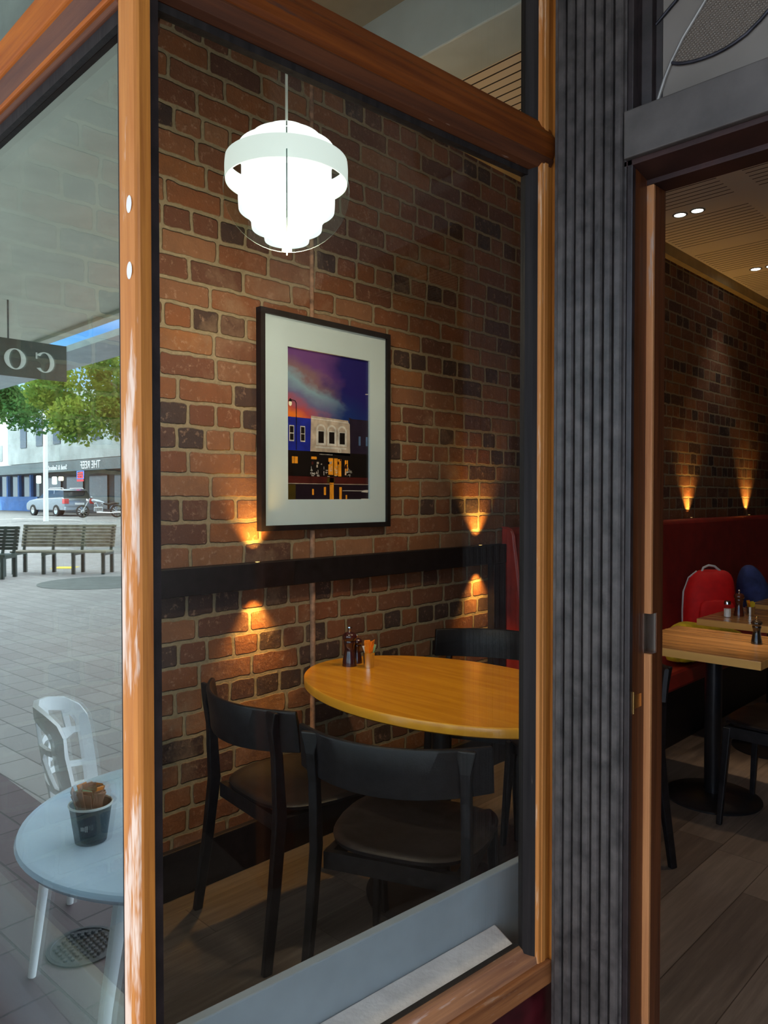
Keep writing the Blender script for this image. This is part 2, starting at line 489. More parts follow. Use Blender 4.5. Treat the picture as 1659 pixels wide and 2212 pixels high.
M['glass'] = glass('shopfront_glass', (0.965, 0.985, 0.97), 1.5, 1.0)
M['cream_panel'] = plain('cream_upstand_panel', (0.80, 0.82, 0.74), 0.6, 0, 0.06, 8, 0.1)
M['stile_dark'] = old_wood('worn_bottom_rail_wood', (0.34, 0.135, 0.05), (0.15, 0.05, 0.02), (0.42, 0.28, 0.2), 0.6, 'y', 0.5, 0.1)
M['stile_wood'] = old_wood('honey_stile_wood', (0.58, 0.24, 0.065), (0.44, 0.15, 0.03), (0.66, 0.42, 0.25), 0.60, 'z', 0.5, 0.1)
M['leather'] = plain('red_leatherette', (0.27, 0.022, 0.016), 0.42, 0, 0.12, 8, 0.15)
M['chrome'] = plain('chrome', (0.75, 0.75, 0.77), 0.15, 1.0, 0.02, 10, 0)
M['brass'] = plain('brass', (0.75, 0.52, 0.2), 0.25, 1.0, 0.03, 10, 0)
M['mill_wood'] = plain('dark_lacquered_mill_wood', (0.035, 0.006, 0.008), 0.15, 0, 0.2, 20, 0, 0.8)
M['mill_brown'] = plain('brown_lacquered_mill_wood', (0.09, 0.022, 0.012), 0.15, 0, 0.2, 20, 0, 0.8)
M['mill_black'] = plain('black_lacquered_mill_wood', (0.03, 0.022, 0.015), 0.15, 0.2, 0.2, 20, 0, 0.8)
M['steel'] = plain('brushed_steel', (0.7, 0.68, 0.62), 0.25, 1.0, 0.05, 20, 0)
M['orange_paper'] = plain('orange_sachet_paper', (0.85, 0.24, 0.01), 0.5, 0, 0.05, 30, 0)
M['white_paper'] = plain('white_sachet_paper', (0.75, 0.75, 0.7), 0.6, 0, 0.03, 30, 0)
M['green_paper'] = plain('green_sachet_paper', (0.30, 0.60, 0.35), 0.6, 0, 0.05, 30, 0)
M['brown_paper'] = plain('brown_sachet_paper', (0.32, 0.15, 0.09), 0.6, 0, 0.15, 30, 0)
M['salt'] = plain('table_salt', (0.85, 0.85, 0.85), 0.7, 0, 0.03, 60, 0.2)
M['red_fabric'] = plain('red_nylon', (0.95, 0.008, 0.008), 0.7, 0, 0.08, 14, 0.2)
M['blue_fabric'] = plain('navy_fabric', (0.04, 0.06, 0.19), 0.85, 0, 0.2, 14, 0.3)
M['yellow_fabric'] = plain('yellow_fabric', (0.62, 0.48, 0.02), 0.8, 0, 0.15, 14, 0.3)
M['white_trim'] = plain('white_piping', (0.7, 0.7, 0.68), 0.6, 0, 0.03, 14, 0)
M['white_plastic'] = plain('white_moulded_plastic', (0.85, 0.86, 0.88), 0.35, 0, 0.02, 14, 0)
M['white_top'] = plain('pale_enamel_tabletop', (0.66, 0.79, 1.0), 0.25, 0, 0.03, 6, 0, 0.4)
M['cup'] = plain('dark_paper_cup', (0.02, 0.045, 0.06), 0.5, 0, 0.1, 20, 0)
M['iron'] = plain('cast_iron', (0.035, 0.035, 0.045), 0.45, 0.6, 0.3, 30, 0.3)
M['asphalt'] = plain('asphalt', (0.20, 0.20, 0.205), 0.85, 0, 0.15, 6, 0.2)
M['marking'] = plain('road_marking_paint', (0.7, 0.7, 0.68), 0.7, 0, 0.1, 10, 0)
M['yellow_mark'] = plain('yellow_tactile_paint', (0.8, 0.6, 0.05), 0.7, 0, 0.1, 10, 0)
M['bench_wood'] = plain('grey_bench_timber', (0.24, 0.22, 0.17), 0.6, 0, 0.2, 8, 0.1)
M['bench_metal'] = plain('dark_green_bench_metal', (0.06, 0.08, 0.075), 0.4, 0.4, 0.1, 8, 0)
M['car_paint'] = plain('silver_car_paint', (0.36, 0.40, 0.45), 0.25, 0.7, 0.03, 4, 0, 0.8)
M['car_glass'] = plain('dark_car_glass', (0.03, 0.04, 0.045), 0.08, 0, 0.02, 4, 0, 0.5)
M['tyre'] = plain('tyre_rubber', (0.02, 0.02, 0.02), 0.8, 0, 0.1, 20, 0)
M['tail_light'] = plain('red_tail_light_lens', (0.6, 0.02, 0.02), 0.2, 0, 0.05, 4, 0, 0.6)
M['shop_dark'] = plain('dark_shopfront', (0.05, 0.055, 0.055), 0.5, 0, 0.2, 1, 0)
M['shop_glass'] = plain('dark_shop_window', (0.03, 0.035, 0.04), 0.1, 0, 0.1, 1, 0, 0.5)
M['facade'] = plain('grey_render_facade', (0.34, 0.38, 0.38), 0.8, 0, 0.12, 0.6, 0)
M['white_wall'] = plain('white_render_facade', (0.85, 0.85, 0.84), 0.8, 0, 0.04, 0.6, 0)
M['blue_shop'] = plain('blue_shopfront_paint', (0.10, 0.25, 0.62), 0.6, 0, 0.1, 1, 0)
M['awning_fascia'] = plain('dark_awning_fascia', (0.10, 0.13, 0.14), 0.6, 0, 0.1, 1, 0)
M['sign_dark'] = plain('dark_olive_sign_board', (0.075, 0.085, 0.06), 0.6, 0, 0.1, 4, 0)
M['sign_letter'] = plain('cream_sign_letter', (0.8, 0.82, 0.7), 0.6, 0, 0.03, 4, 0)
M['bark'] = plain('tree_bark', (0.12, 0.09, 0.07), 0.9, 0, 0.2, 8, 0.5)
def leaf_mat(name, a, b):
    t = NT(name)
    g = t.new('ShaderNodeNewGeometry')
    col = t.ramp(t.noise(g.outputs['Position'], 1.8, 3), [(0.35, a), (0.65, b)])
    d = t.new('ShaderNodeBsdfDiffuse'); tr = t.new('ShaderNodeBsdfTranslucent'); mx = t.new('ShaderNodeMixShader')
    t.link(col, d.inputs[0]); t.link(col, tr.inputs[0]); mx.inputs[0].default_value = 0.5
    t.link(d.outputs[0], mx.inputs[1]); t.link(tr.outputs[0], mx.inputs[2]); t.link(mx.outputs[0], t.out.inputs[0])
    return t.m
M['leaf'] = leaf_mat('tree_leaves', (0.10, 0.24, 0.05), (0.34, 0.42, 0.08))
M['leaf_dark'] = leaf_mat('shaded_tree_leaves', (0.05, 0.17, 0.06), (0.14, 0.28, 0.08))

def table_wood(name, base, dark, axis='x', rough=0.22):
    t = NT(name)
    sc = (1.5, 26, 8) if axis == 'x' else (26, 1.5, 8)
    g = t.noise(t.coord('Object', sc), 1.6, 6, 0.6)
    g2 = t.noise(t.coord('Object', (2, 9, 3) if axis == 'x' else (9, 2, 3)), 1.0, 3, 0.6)
    w = t.new('ShaderNodeTexWave'); w.wave_type = 'RINGS'; w.inputs['Scale'].default_value = 2.2
    w.inputs['Distortion'].default_value = 4.0; w.inputs['Detail'].default_value = 3
    t.link(t.coord('Object', (0.6, 3.0, 1) if axis == 'x' else (3.0, 0.6, 1)), w.inputs['Vector'])
    col = t.ramp(g, [(0.3, dark), (0.65, base)])
    col = t.mix(t.math('MULTIPLY', w.outputs['Fac'], 0.25), col, dark)
    col = t.mix(t.ramp(g2, [(0.45, (0, 0, 0)), (0.75, (1, 1, 1))]), col, dark)
    return t.bsdf(col, rough, 0, t.bump(g, 0.05, 0.001), 0.08, 0.4)
M['oak_top'] = table_wood('golden_oak_top', (0.68, 0.30, 0.018), (0.50, 0.19, 0.010))
M['oak_edge'] = table_wood('golden_oak_edge', (0.92, 0.44, 0.04), (0.78, 0.34, 0.03))
M['dining_top'] = table_wood('brown_striped_oak_top', (0.52, 0.31, 0.14), (0.22, 0.125, 0.05))
M['dining_edge'] = table_wood('pale_oak_edge', (0.80, 0.48, 0.16), (0.66, 0.36, 0.11))

# ================================================================= SETTING
BX = -2.39
# -- floor, ground
MB().box((BX-0.1, 0.46, -0.1), (3.6, 11.2, 0.0)).build('floor', M['floor'])['kind'] = 'structure'
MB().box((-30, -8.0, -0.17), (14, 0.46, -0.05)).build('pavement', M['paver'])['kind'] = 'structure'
rd = MB()
rd.add([(-110,-8,-0.05),(20,-8,-0.05),(20,-15,0.34),(-110,-15,0.34),(20,-40,0.36),(-110,-40,0.36)], [(0,1,2,3),(3,2,4,5)])
rd.add([(-110,-8,-0.05),(-30,-8,-0.05),(-30,0.5,-0.05),(-110,0.5,-0.05)], [(0,1,2,3)])
rd.build('road', M['asphalt'])['kind'] = 'structure'
# -- brick party wall, back, right, ceiling
MB().box((BX-0.25, 0.50, 0), (BX, 11.2, 3.5)).build('wall_left', M['brick'])['kind'] = 'structure'
MB().box((BX-0.25, 11.0, 0), (3.75, 11.2, 3.5)).build('wall_back', M['grey_paint'])['kind'] = 'structure'
MB().box((3.5, 1.4, 0), (3.75, 11.2, 3.5)).build('wall_right', M['grey_paint'])['kind'] = 'structure'
MB().box((BX, 2.30, 3.24), (3.5, 11.0, 3.34)).build('ceiling', M['ceiling'])['kind'] = 'structure'
MB().box((BX, 0.56, 3.40), (3.5, 2.30, 3.5)).build('ceiling_front', M['grey_paint'])['kind'] = 'structure'
bm_ = MB().box((BX, 2.22, 3.14), (3.5, 2.46, 3.42)); bm_.build('trim_1', M['beam_paint'], bevel=0.006)['kind'] = 'structure'
MB().box((BX, 2.46, 3.16), (BX+0.05, 11.0, 3.24)).build('trim_2', M['cornice'])['kind'] = 'structure'
MB().box((BX, 0.56, 0), (BX+0.028, 3.33, 0.17)).build('baseboard_left', M['black_rail'], bevel=0.004)['kind'] = 'structure'
# -- fascia above the windows and the upper storey of the building
uf = MB()
uf.box((-30, 0.50, 3.42), (14, 0.80, 9.5))
uf.box((BX, 0.50, 3.20), (-1.0, 0.66, 3.42))
uf.box((0.9, 0.50, 3.20), (3.7, 0.66, 3.42))
uf.build('wall_front', M['fascia'])['kind'] = 'structure'
# painted boards above the street window
fb = MB()
x = BX
for k, w in enumerate((0.30, 0.28, 0.29, 0.29, 0.232)):
    fb.box((x+0.003, 0.512, 2.235), (x+w-0.003, 0.56, 3.20)); x += w
fb.build('wall_front_boards', M['fascia'], bevel=0.003)['kind'] = 'structure'
# soffit of the entry recess
MB().box((-0.9, 0.56, 3.30), (3.6, 1.50, 3.40)).build('trim_3', M['grey_paint'])['kind'] = 'structure'
# neighbouring shopfront to the left, and the right hand return of the recess
nb = MB()
nb.box((-30, 0.52, 0), (BX-0.25, 0.80, 3.42))
nb.build('wall_neighbour', M['fascia'])['kind'] = 'structure'
rr = MB()
rr.box((0.95, 0.50, 0), (1.05, 1.42, 0.45)); rr.box((0.95, 0.50, 2.11), (1.05, 1.42, 3.3)); rr.box((0.95, 0.5, 0.45), (1.05, 0.56, 2.11))
rr.box((0.42, 1.42, 0), (3.6, 1.52, 3.3)); rr.box((1.05, 0.50, 0), (3.7, 0.60, 3.3))
rr.build('wall_entry_right', M['dark_frame'])['kind'] = 'structure'
# -- awning over the pavement
aw = MB()
aw.box((-60, -2.50, 3.30), (14, 0.50, 3.40))
aw.box((-60, -2.62, 3.26), (14, -2.50, 3.62))
aw.build('awning_roof', M['cream'])['kind'] = 'structure'
aw2 = MB(); aw2.box((-60, -3.62, 3.28), (-7.8, -3.02, 3.36)); aw2.build('awning_edge_strip', M['beam_paint'])['kind'] = 'structure'

# ================================================================= STREET WINDOW (left pane)
ZT, ZB = 2.10, 0.42
w1 = thing('window_1', (0, 0, 0), kind='structure', label='street-facing shop window at left, filled with the reflected street', cat='window')
gl = MB(); gl.box((BX+0.02, GY, 0.33), (-1.004, GY+0.006, ZT+0.005)); gl.build('glass_pane', M['glass_left'], w1)
tr = MB()
tr.prism([(0.470, 2.150), (0.470, 2.205), (0.478, 2.212), (0.49, 2.235), (0.56, 2.235), (0.56, 2.11), (0.485, 2.11), (0.485, 2.142)], 'x', BX, -1.004)
tr.build('top_rail', M['rail_wood'], w1, bevel=0.003)
tr = MB()
tr.prism([(0.478, 2.142), (0.474, 2.150), (0.488, 2.150), (0.56, 2.12), (0.56, 2.09), (0.496, 2.105), (0.485, 2.118)], 'x', BX, -1.004)
tr.build('rail_moulding', M['rail_worn_x'], w1, bevel=0.002)
MB().box((BX, 0.500, 2.085), (-1.004, 0.5095, 2.112)).build('glazing_bead', M['putty'], w1)
br = MB(); br.box((BX, 0.500, 0.25), (-1.004, 0.54, 0.33)); br.build('bottom_rail', M['sill_wood'], w1, bevel=0.004)
MB().box((BX, 0.502, 0.0), (-1.004, 0.56, 0.25)).build('stall_riser', M['maroon'], w1)
MB().box((-1.013, 0.4985, 0.42), (-1.004, 0.5095, 2.10)).build('glazing_bead', M['putty'], w1)
MB().box((BX, 0.49, 0.34), (BX+0.018, 0.56, 3.2)).build('stile', M['post_side'], w1, bevel=0.003)

# -- corner post
cp = thing('trim_4', (-0.962, 0.499, 0), kind='structure', label='weathered orange corner post between the two shop windows', cat='post')
a = MB(); a.prism([(-0.044, 0.001), (-0.043, -0.003), (-0.036, -0.006), (-0.006, -0.006), (0.0, -0.003), (0.002, 0.001), (0.002, 0.012), (-0.044, 0.02)], 'z', 0.30, 3.25)
a.build('front_face', M['post_wood'], cp)
a = MB(); a.prism([(0.002, 0.0005), (0.0045, 0.003), (0.0065, 0.018), (-0.002, 0.021), (-0.02, 0.021), (-0.02, 0.0125)], 'z', 0.30, 3.25)
a.build('side_face', M['post_side'], cp)
a = MB(); a.box((-0.043, 0.0215, 0), (-0.004, 0.036, 3.25)); a.box((-0.043, 0.0, 0.0), (0, 0.0215, 0.30))
a.build('post_core', M['dark_frame'], cp)
# two worn white spots and flakes
for zz in (1.79, 1.73):
    d = MB(); d.lathe([(0.012, 0), (0.010, 0.0006)], seg=20)
    o = d.build('plaster_spot', M['white_wall'], cp); o.rotation_euler = (radians(90), 0, 0); o.location = (-0.0095, -0.0062, zz + (0.03 if zz > 1.75 else 0)); o.scale = (0.62, 1, 1)

# ================================================================= ENTRY WINDOW (main pane), local +y runs along the pane
w2 = thing('window_2', (-0.962, 0.499, 0), -radians(4.6), kind='structure', label='large entry-side shop window looking onto the brick wall', cat='window')
L = 0.866
gl = MB(); gl.box((-0.030, 0.034, 0.433), (-0.024, L+0.012, 2.114)); gl.build('glass_pane', M['glass'], w2)
gl = MB(); gl.box((-0.030, 0.034, 2.225), (-0.024, L+0.012, 3.25)); gl.build('fanlight_pane', M['glass'], w2)
# top rail
tr = MB(); tr.prism([(0.006, 2.150), (0.010, 2.158), (0.010, 2.192), (0.004, 2.20), (-0.004, 2.222), (-0.036, 2.222), (-0.036, 2.13), (-0.010, 2.13)], 'y', 0.022, 0.925)
tr.build('top_rail', M['rail_wood_y'], w2, bevel=0.002)
tr = MB(); tr.prism([(0.004, 2.149), (0.007, 2.143), (-0.004, 2.124), (-0.016, 2.118), (-0.030, 2.118), (-0.030, 2.130), (-0.012, 2.131)], 'y', 0.022, 0.925)
tr.build('rail_moulding', M['rail_worn_y'], w2, bevel=0.0015)
MB().box((-0.034, 0.030, 2.106), (-0.018, L+0.01, 2.118)).build('glazing_bead', M['putty'], w2)
# left bead beside the post
MB().box((-0.034, 0.022, 0.43), (-0.008, 0.033, 2.12)).build('glazing_bead', M['putty'], w2)
MB().box((-0.034, 0.022, 2.222), (-0.008, 0.033, 3.25)).build('glazing_bead', M['putty'], w2)
# right stile: rebate, light face, orange return
MB().prism([(-0.036, L), (-0.022, L-0.002), (-0.010, L+0.010), (-0.004, L+0.018), (-0.036, L+0.018)], 'z', 0.40, 3.25).build('glazing_bead', M['putty'], w2)
st = MB(); st.prism([(-0.036, L+0.0182), (-0.005, L+0.0182), (0.001, L+0.024), (0.001, L+0.033), (0.0025, L+0.034), (0.0025, L+0.046), (-0.036, L+0.046)], 'z', 0.36, 3.25)
st.build('stile', M['stile_wood'], w2, bevel=0.001)
st = MB(); st.box((-0.036, L+0.0462, 0.36), (0.000, L+0.064, 3.25)); st.box((-0.036, L+0.0641, 0.36), (0.010, L+0.105, 3.25)); st.build('stile_return', M['post_side'], w2, bevel=0.002)
# bottom rail with sloping sill and wooden edge
sr = MB(); sr.prism([(-0.034, 0.405), (-0.034, 0.440), (-0.022, 0.436), (-0.020, 0.428), (-0.002, 0.420), (0.0, 0.405)], 'y', 0.022, L+0.02)
sr.build('sill', M['sill_wood'], w2, bevel=0.001)
sr = MB(); sr.box((-0.034, 0.022, 0.355), (0.012, L+0.058, 0.405)); sr.build('bottom_rail', M['stile_dark'], w2, bevel=0.003)
MB().box((-0.034, 0.022, 0.0), (-0.006, L+0.105, 0.355)).build('stall_riser', M['maroon'], w2)
MB().box((-0.046, 0.04, 0.436), (-0.033, L, 0.4405)).build('glazing_bead', M['putty'], w2)

# -- interior ledges behind the panes: white sill then a low grey upstand
lg = thing('trim_5', (-0.962, 0.499, 0), -radians(4.6), kind='structure', label='white inner window ledge with low grey upstand', cat='ledge')
MB().prism([(-0.036, 0.10), (-0.036, L), (-0.132, L+0.035), (-0.132, 0.10)], 'z', 0.0, 0.432).build('ledge', M['white_sill'], lg, bevel=0.004)
MB().box((-0.155, 0.10, 0.0), (-0.133, L+0.22, 0.548)).build('upstand', M['grey_panel'], lg, bevel=0.003)
MB().box((BX+0.03, 0.585, 0.0), (-1.10, 0.605, 0.555)).build('trim_6', M['cream_panel'], bevel=0.003)['kind'] = 'structure'
MB().box((BX+0.03, 0.561, 0.0), (-1.10, 0.584, 0.425)).build('trim_8', M['white_sill'], bevel=0.003)['kind'] = 'structure'

# ================================================================= FLUTED PILLAR
pl = thing('trim_7', (-0.855, 1.402, 0), kind='structure', label='black fluted pillar beside the doorway', cat='pillar')
prof = [(-0.012, 0.05)]
x0 = -0.004; n = 7; w = 0.150/n
prof += [(-0.012, 0.0)]
for k in range(n):
    xa = x0 + k*w
    prof += [(xa+0.0035, 0.0), (xa+0.0035, -0.008), (xa+0.007, -0.012), (xa+w-0.0035, -0.012), (xa+w-0.0005, -0.008), (xa+w-0.0005, 0.0)]
prof += [(0.150, 0.0), (0.150, 0.05)]
MB().prism(prof, 'z', 0.0, 3.3).build('fluted_shaft', M['pillar'], pl)
MB().box((0.1505, 0.0, 0), (0.163, 0.06, 3.3)).build('edge_strip', M['dark_frame'], pl, bevel=0.002)

# ================================================================= DOORWAY
dr = thing('door_1', (-0.692, 1.402, 0), kind='structure', label='shop doorway frame of dark varnished timber with leadlight fanlight', cat='door frame')
# panel face, worn edge strip, inner face
MB().box((-0.012, 0.004, 0), (-0.001, 0.012, 2.075)).build('edge_bead', M['pillar'], dr, bevel=0.002)
MB().box((-0.03, 0.012, 0), (0.000, 0.063, 2.075)).build('jamb_panel', M['jamb_brown'], dr)
jp_ = [c for c in dr.children if c.name.startswith('jamb_panel')][0]
sp_ = MB(); sp_.box((-0.03, 0.0632, 0), (0.014, 0.072, 1.10)); sp_.box((-0.03, 0.0632, 1.182), (0.014, 0.072, 2.05)); sp_.build('door_edge', M['jamb_orange'], dr, bevel=0.0015)
sk = MB(); sk.box((-0.03, 0.0722, 0), (0.0135, 0.119, 1.10)); sk.box((-0.03, 0.0722, 1.182), (0.0135, 0.119, 2.05)); sk.box((-0.03, 0.092, 1.10), (0.0135, 0.119, 1.182)); sk.build('door_face', M['jamb_brown'], dr)
kp = MB(); kp.box((-0.029, 0.0885, 1.10), (0.0125, 0.0918, 1.182)); kp.box((-0.03, 0.064, 1.10), (-0.018, 0.0885, 1.182)); kp.build('strike_recess', M['steel'], dr)
lk = MB(); lk.box((0.000, 0.014, 0.985), (0.0022, 0.019, 1.03)); lk.box((0.000, 0.0195, 0.995), (0.0016, 0.050, 1.022)); lk.build('lock_plate', M['brass'], jp_, bevel=0.0005)
# header
MB().box((-0.014, -0.012, 2.083), (1.13, 0.05, 2.176)).build('header', M['header_paint'], dr, bevel=0.003)
hd = MB(); hd.prism([(0.0, 2.083), (0.0, 2.072), (0.02, 2.068), (0.062, 2.06), (0.062, 2.05), (0.119, 2.05), (0.119, 2.083)], 'x', -0.03, 1.10)
hd.build('head_lining', M['head_dark'], dr, bevel=0.001)
# fanlight frame + glass + came
MB().prism([(-0.014, 0.02), (0.0, 0.02), (0.003, 0.03), (0.022, 0.034), (0.024, 0.048), (0.036, 0.05), (0.036, 0.06), (-0.014, 0.06)], 'z', 2.176, 3.3).build('fanlight_stile', M['dark_frame'], dr, bevel=0.001)
def fan_glass():
    t = NT('grey_obscure_glass')
    n = t.noise(t.coord('Object'), 3, 3)
    col = t.ramp(n, [(0.3, (0.16, 0.145, 0.13)), (0.7, (0.24, 0.22, 0.20))])
    return t.bsdf(col, 0.25, 0, None, 0, 0.5)
def leaf_glass():
    t = NT('beaded_leaf_glass')
    c = t.coord('Object', (1, 1, 1), (0, radians(28), 0))
    vo = t.new('ShaderNodeTexVoronoi'); vo.inputs['Scale'].default_value = 190; vo.inputs['Randomness'].default_value = 0.15
    t.link(c, vo.inputs['Vector'])
    h = t.math('SUBTRACT', 1.0, t.math('MULTIPLY', vo.outputs['Distance'], 1.6), clamp=True)
    col = t.mix(t.math('POWER', h, 2.0), (0.14, 0.115, 0.095), (0.62, 0.56, 0.46))
    return t.bsdf(col, 0.2, 0, t.bump(h, 1.0, 0.004))
fy = 0.052
MB().box((0.03, fy, 2.170), (1.10, fy+0.005, 3.3)).build('fanlight_glass', fan_glass(), dr)
def fp(px, py):
    q = on_y(px, py, 1.402+fy-0.002); return (q[0]+0.692, fy-0.002, q[2])
curve2 = [(1445,147),(1457,149),(1470,148),(1490,144.5),(1509,139),(1533,130),(1556,119),(1580,104),(1603,87),(1632,58),(1659,26.5),(1675,-5),(1680,-60),(1640,-90)]
line1 = [(1522,5),(1497,47),(1468,95),(1445,142),(1430,180),(1415,228)]
top_c = [(1522,5),(1556,-2),(1600,-30),(1640,-90)]
leaf_poly = [(1522,5),(1497,47),(1468,95),(1445,147)] + curve2[1:] + [(1600,-30),(1556,-2)]
lf = MB(); pts = [fp(*p) for p in leaf_poly]
lf.add(pts + [(p[0], p[1]+0.003, p[2]) for p in pts], [tuple(range(len(pts)))] + [tuple(range(2*len(pts)-1, len(pts)-1, -1))] + [(i, (i+1) % len(pts), len(pts)+(i+1) % len(pts), len(pts)+i) for i in range(len(pts))])
lf.build('leaf_panel', leaf_glass(), dr)
for nm, ln in (('came', line1), ('came', curve2), ('came', top_c), ('came', [(1409,69),(1438,34),(1467,0),(1500,-60)]), ('came', [(1522,5),(1520,-60)])):
    MB().tube([(fp(*p)[0], fy-0.0035, fp(*p)[2]) for p in ln], 0.0034, 8).build(nm, M['lead'] if ln is line1 else M['iron'], dr, smooth=True)
# inner border line of the pane
MB().tube([(0.04, fy-0.002, 2.188), (1.1, fy-0.002, 2.188)], 0.0012, 6).build('border_line', M['iron'], dr)
# far jamb
MB().box((1.05, 0.0, 0), (1.12, 0.12, 2.083)).build('far_jamb', M['jamb_brown'], dr)

# ================================================================= WALL: black rail, conduit, sconces
rl = thing('wall_rail', (BX, 0.60, 1.07), label='black timber rail running along the brick wall under the framed picture', cat='rail')
MB().box((0, 0, 0), (0.045, 2.727, 0.10)).build('rail_board', M['black_rail'], rl, bevel=0.003)
MB().box((0, 2.62, -1.07), (0.043, 2.725, 0.0)).build('upright', M['black_rail'], rl, bevel=0.003)
cond = thing('conduit', (BX, 2.008, 0.17))
cm_ = plain('brick_coloured_conduit', (0.30, 0.17, 0.11), 0.7, 0, 0.3, 30, 0.6)
for za_, zb_, r_ in ((0.0, 0.90, 0.012), (1.0, 1.113, 0.011), (1.99, 2.95, 0.009)):
    MB().tube([(0.003, 0, za_), (0.003, 0.001, zb_)], r_, 10).build('pipe_length', cm_, cond, smooth=True)
tag(cond, 'thin brick-coloured conduit running up the brick wall behind the picture', 'pipe')

AMBER = (1.0, 0.50, 0.10)
SPX = 0.038
def spot(x, y, z, up, energy):
    l = bpy.data.lights.new('wall_spot', 'SPOT'); l.energy = energy; l.color = AMBER
    l.spot_size = radians(80); l.spot_blend = 1.0; l.shadow_soft_size = 0.014
    o = bpy.data.objects.new('wall_spot', l); COL.objects.link(o)
    o.location = (x, y, z)
    o.rotation_euler = Vector((-0.12, 0, 1.0 if up else -1.0)).to_track_quat('-Z', 'Y').to_euler()
    return o
lens = emissive('amber_lens', (1.0, 0.6, 0.2), 2.5)
where = ['recessed amber uplight on the black rail, left of the framed picture', 'recessed amber uplight on the black rail beside the red banquette',
         'amber uplight behind the banquette, nearer of two seen through the doorway', 'amber uplight behind the banquette, farther of two seen through the doorway']
for i, (yy, zz) in enumerate(((1.712, 1.17), (3.117, 1.17), (5.79, 1.262), (7.05, 1.262))):
    f = thing('wall_light', (BX+0.030, yy, zz), label=where[i], cat='light', group='amber wall lights')
    MB().lathe([(0.0, 0), (0.012, 0), (0.012, 0.0015), (0.009, 0.002)], seg=16).build('rim', M['brass'], f, smooth=True)
    MB().lathe([(0.0, 0.0021), (0.0088, 0.0021)], seg=16, cap=False).build('lens', lens, f)
    spot(BX+0.048, yy, zz+0.006, True, 16)
    if i < 2: spot(BX+0.048, yy, 1.066, False, 16)

# ================================================================= FRAMED PICTURE
pf = thing('framed_picture', (BX, 2.088, 1.72), label='black-framed photograph of a street at dusk hanging on the brick wall', cat='picture')
W_, H_ = 0.716, 0.864
fr = MB(); a, b, fw, dp = W_/2, H_/2, 0.021, 0.032
for (y0, z0, y1, z1) in ((-a, -b, -a+fw, b), (a-fw, -b, a, b), (-a+fw, -b, a-fw, -b+fw), (-a+fw, b-fw, a-fw, b)):
    fr.box((0.001, y0, z0), (dp, y1, z1))
fr.build('frame', M['black_rail'], pf)
mt = MB(); iy0, iy1, iz0, iz1 = 1.869-2.088, 2.326-2.088, 1.411-1.72, 2.020-1.72
for (y0, z0, y1, z1) in ((-a+fw, -b+fw, iy0, b-fw), (iy1, -b+fw, a-fw, b-fw), (iy0, -b+fw, iy1, iz0), (iy0, iz1, iy1, b-fw)):
    mt.box((0.010, y0, z0), (0.020, y1, z1))
mount_ = mt.build('mount', plain('pale_grey_mount_card', (0.47, 0.60, 0.66), 0.7, 0, 0.02, 5, 0), pf)
def sky_print():
    t = NT('dusk_sky_print')
    tc = t.new('ShaderNodeTexCoord'); sp = t.new('ShaderNodeSeparateXYZ'); t.link(tc.outputs['Object'], sp.inputs[0])
    u = t.math('DIVIDE', t.math('SUBTRACT', sp.outputs[1], iy0), iy1-iy0)
    v = t.math('DIVIDE', t.math('SUBTRACT', sp.outputs[2], iz0), iz1-iz0)
    n = t.noise(t.coord('Object', (1, 5, 9), (radians(28), 0, 0)), 1.6, 5, 0.55)
    # diagonal band of light from upper left to lower right
    band = t.math('ADD', v, t.math('MULTIPLY', u, 0.32))
    bb = t.math('ADD', band, t.math('MULTIPLY', t.math('SUBTRACT', n, 0.5), 0.22))
    c1 = t.ramp(bb, [(0.56, (0.75, 0.18, 0.02)), (0.65, (0.42, 0.07, 0.08)), (0.74, (0.13, 0.13, 0.27)), (0.84, (0.20, 0.33, 0.42)), (0.90, (0.20, 0.12, 0.14)), (1.0, (0.13, 0.05, 0.20))])
    c2 = t.ramp(bb, [(0.6, (0.01, 0.05, 0.18)), (0.8, (0.01, 0.03, 0.16)), (1.0, (0.015, 0.012, 0.13))])
    f = t.ramp(t.math('ADD', u, t.math('MULTIPLY', t.math('SUBTRACT', n, 0.5), 0.5)), [(0.38, (0, 0, 0)), (0.68, (1, 1, 1))])
    return t.bsdf(t.mix(f, c1, c2), 0.3)
cols = [sky_print()]
def pc(name, c):
    cols.append(plain(name, c, 0.35, 0, 0.15, 30, 0)); return len(cols)-1
c_blue = pc('print_blue_shop', (0.01, 0.02, 0.28)); c_cream = pc('print_cream_shop', (0.42, 0.36, 0.30)); c_dark = pc('print_dark_shop', (0.018, 0.012, 0.03))
c_black = pc('print_black', (0.006, 0.004, 0.004)); c_pale = pc('print_pale', (0.55, 0.55, 0.52)); c_gold = pc('print_gold', (0.75, 0.30, 0.02))
c_red = pc('print_red_pavement', (0.06, 0.01, 0.008)); c_wet = pc('print_wet_road', (0.012, 0.006, 0.012)); c_lamp = pc('print_lamp', (0.9, 0.85, 0.6))
c_olive = pc('print_olive', (0.05, 0.035, 0.004)); c_pblue = pc('print_window_blue', (0.08, 0.15, 0.3))
pr = MB()
def Q(u0, v0, u1, v1, mi, lay):
    x_ = 0.0100 + 0.00025*lay
    A = lambda u, v: (x_, iy0+(iy1-iy0)*u, iz0+(iz1-iz0)*v)
    pr.add([A(u0,v0), A(u1,v0), A(u1,v1), A(u0,v1)], [(0,1,2,3)], mi)
def PZ(pts, mi, lay):
    x_ = 0.0100 + 0.00025*lay
    pr.add([(x_, iy0+(iy1-iy0)*u, iz0+(iz1-iz0)*v) for u, v in pts], [tuple(range(len(pts)))], mi)
Q(0, 0, 1, 1, 0, 0)
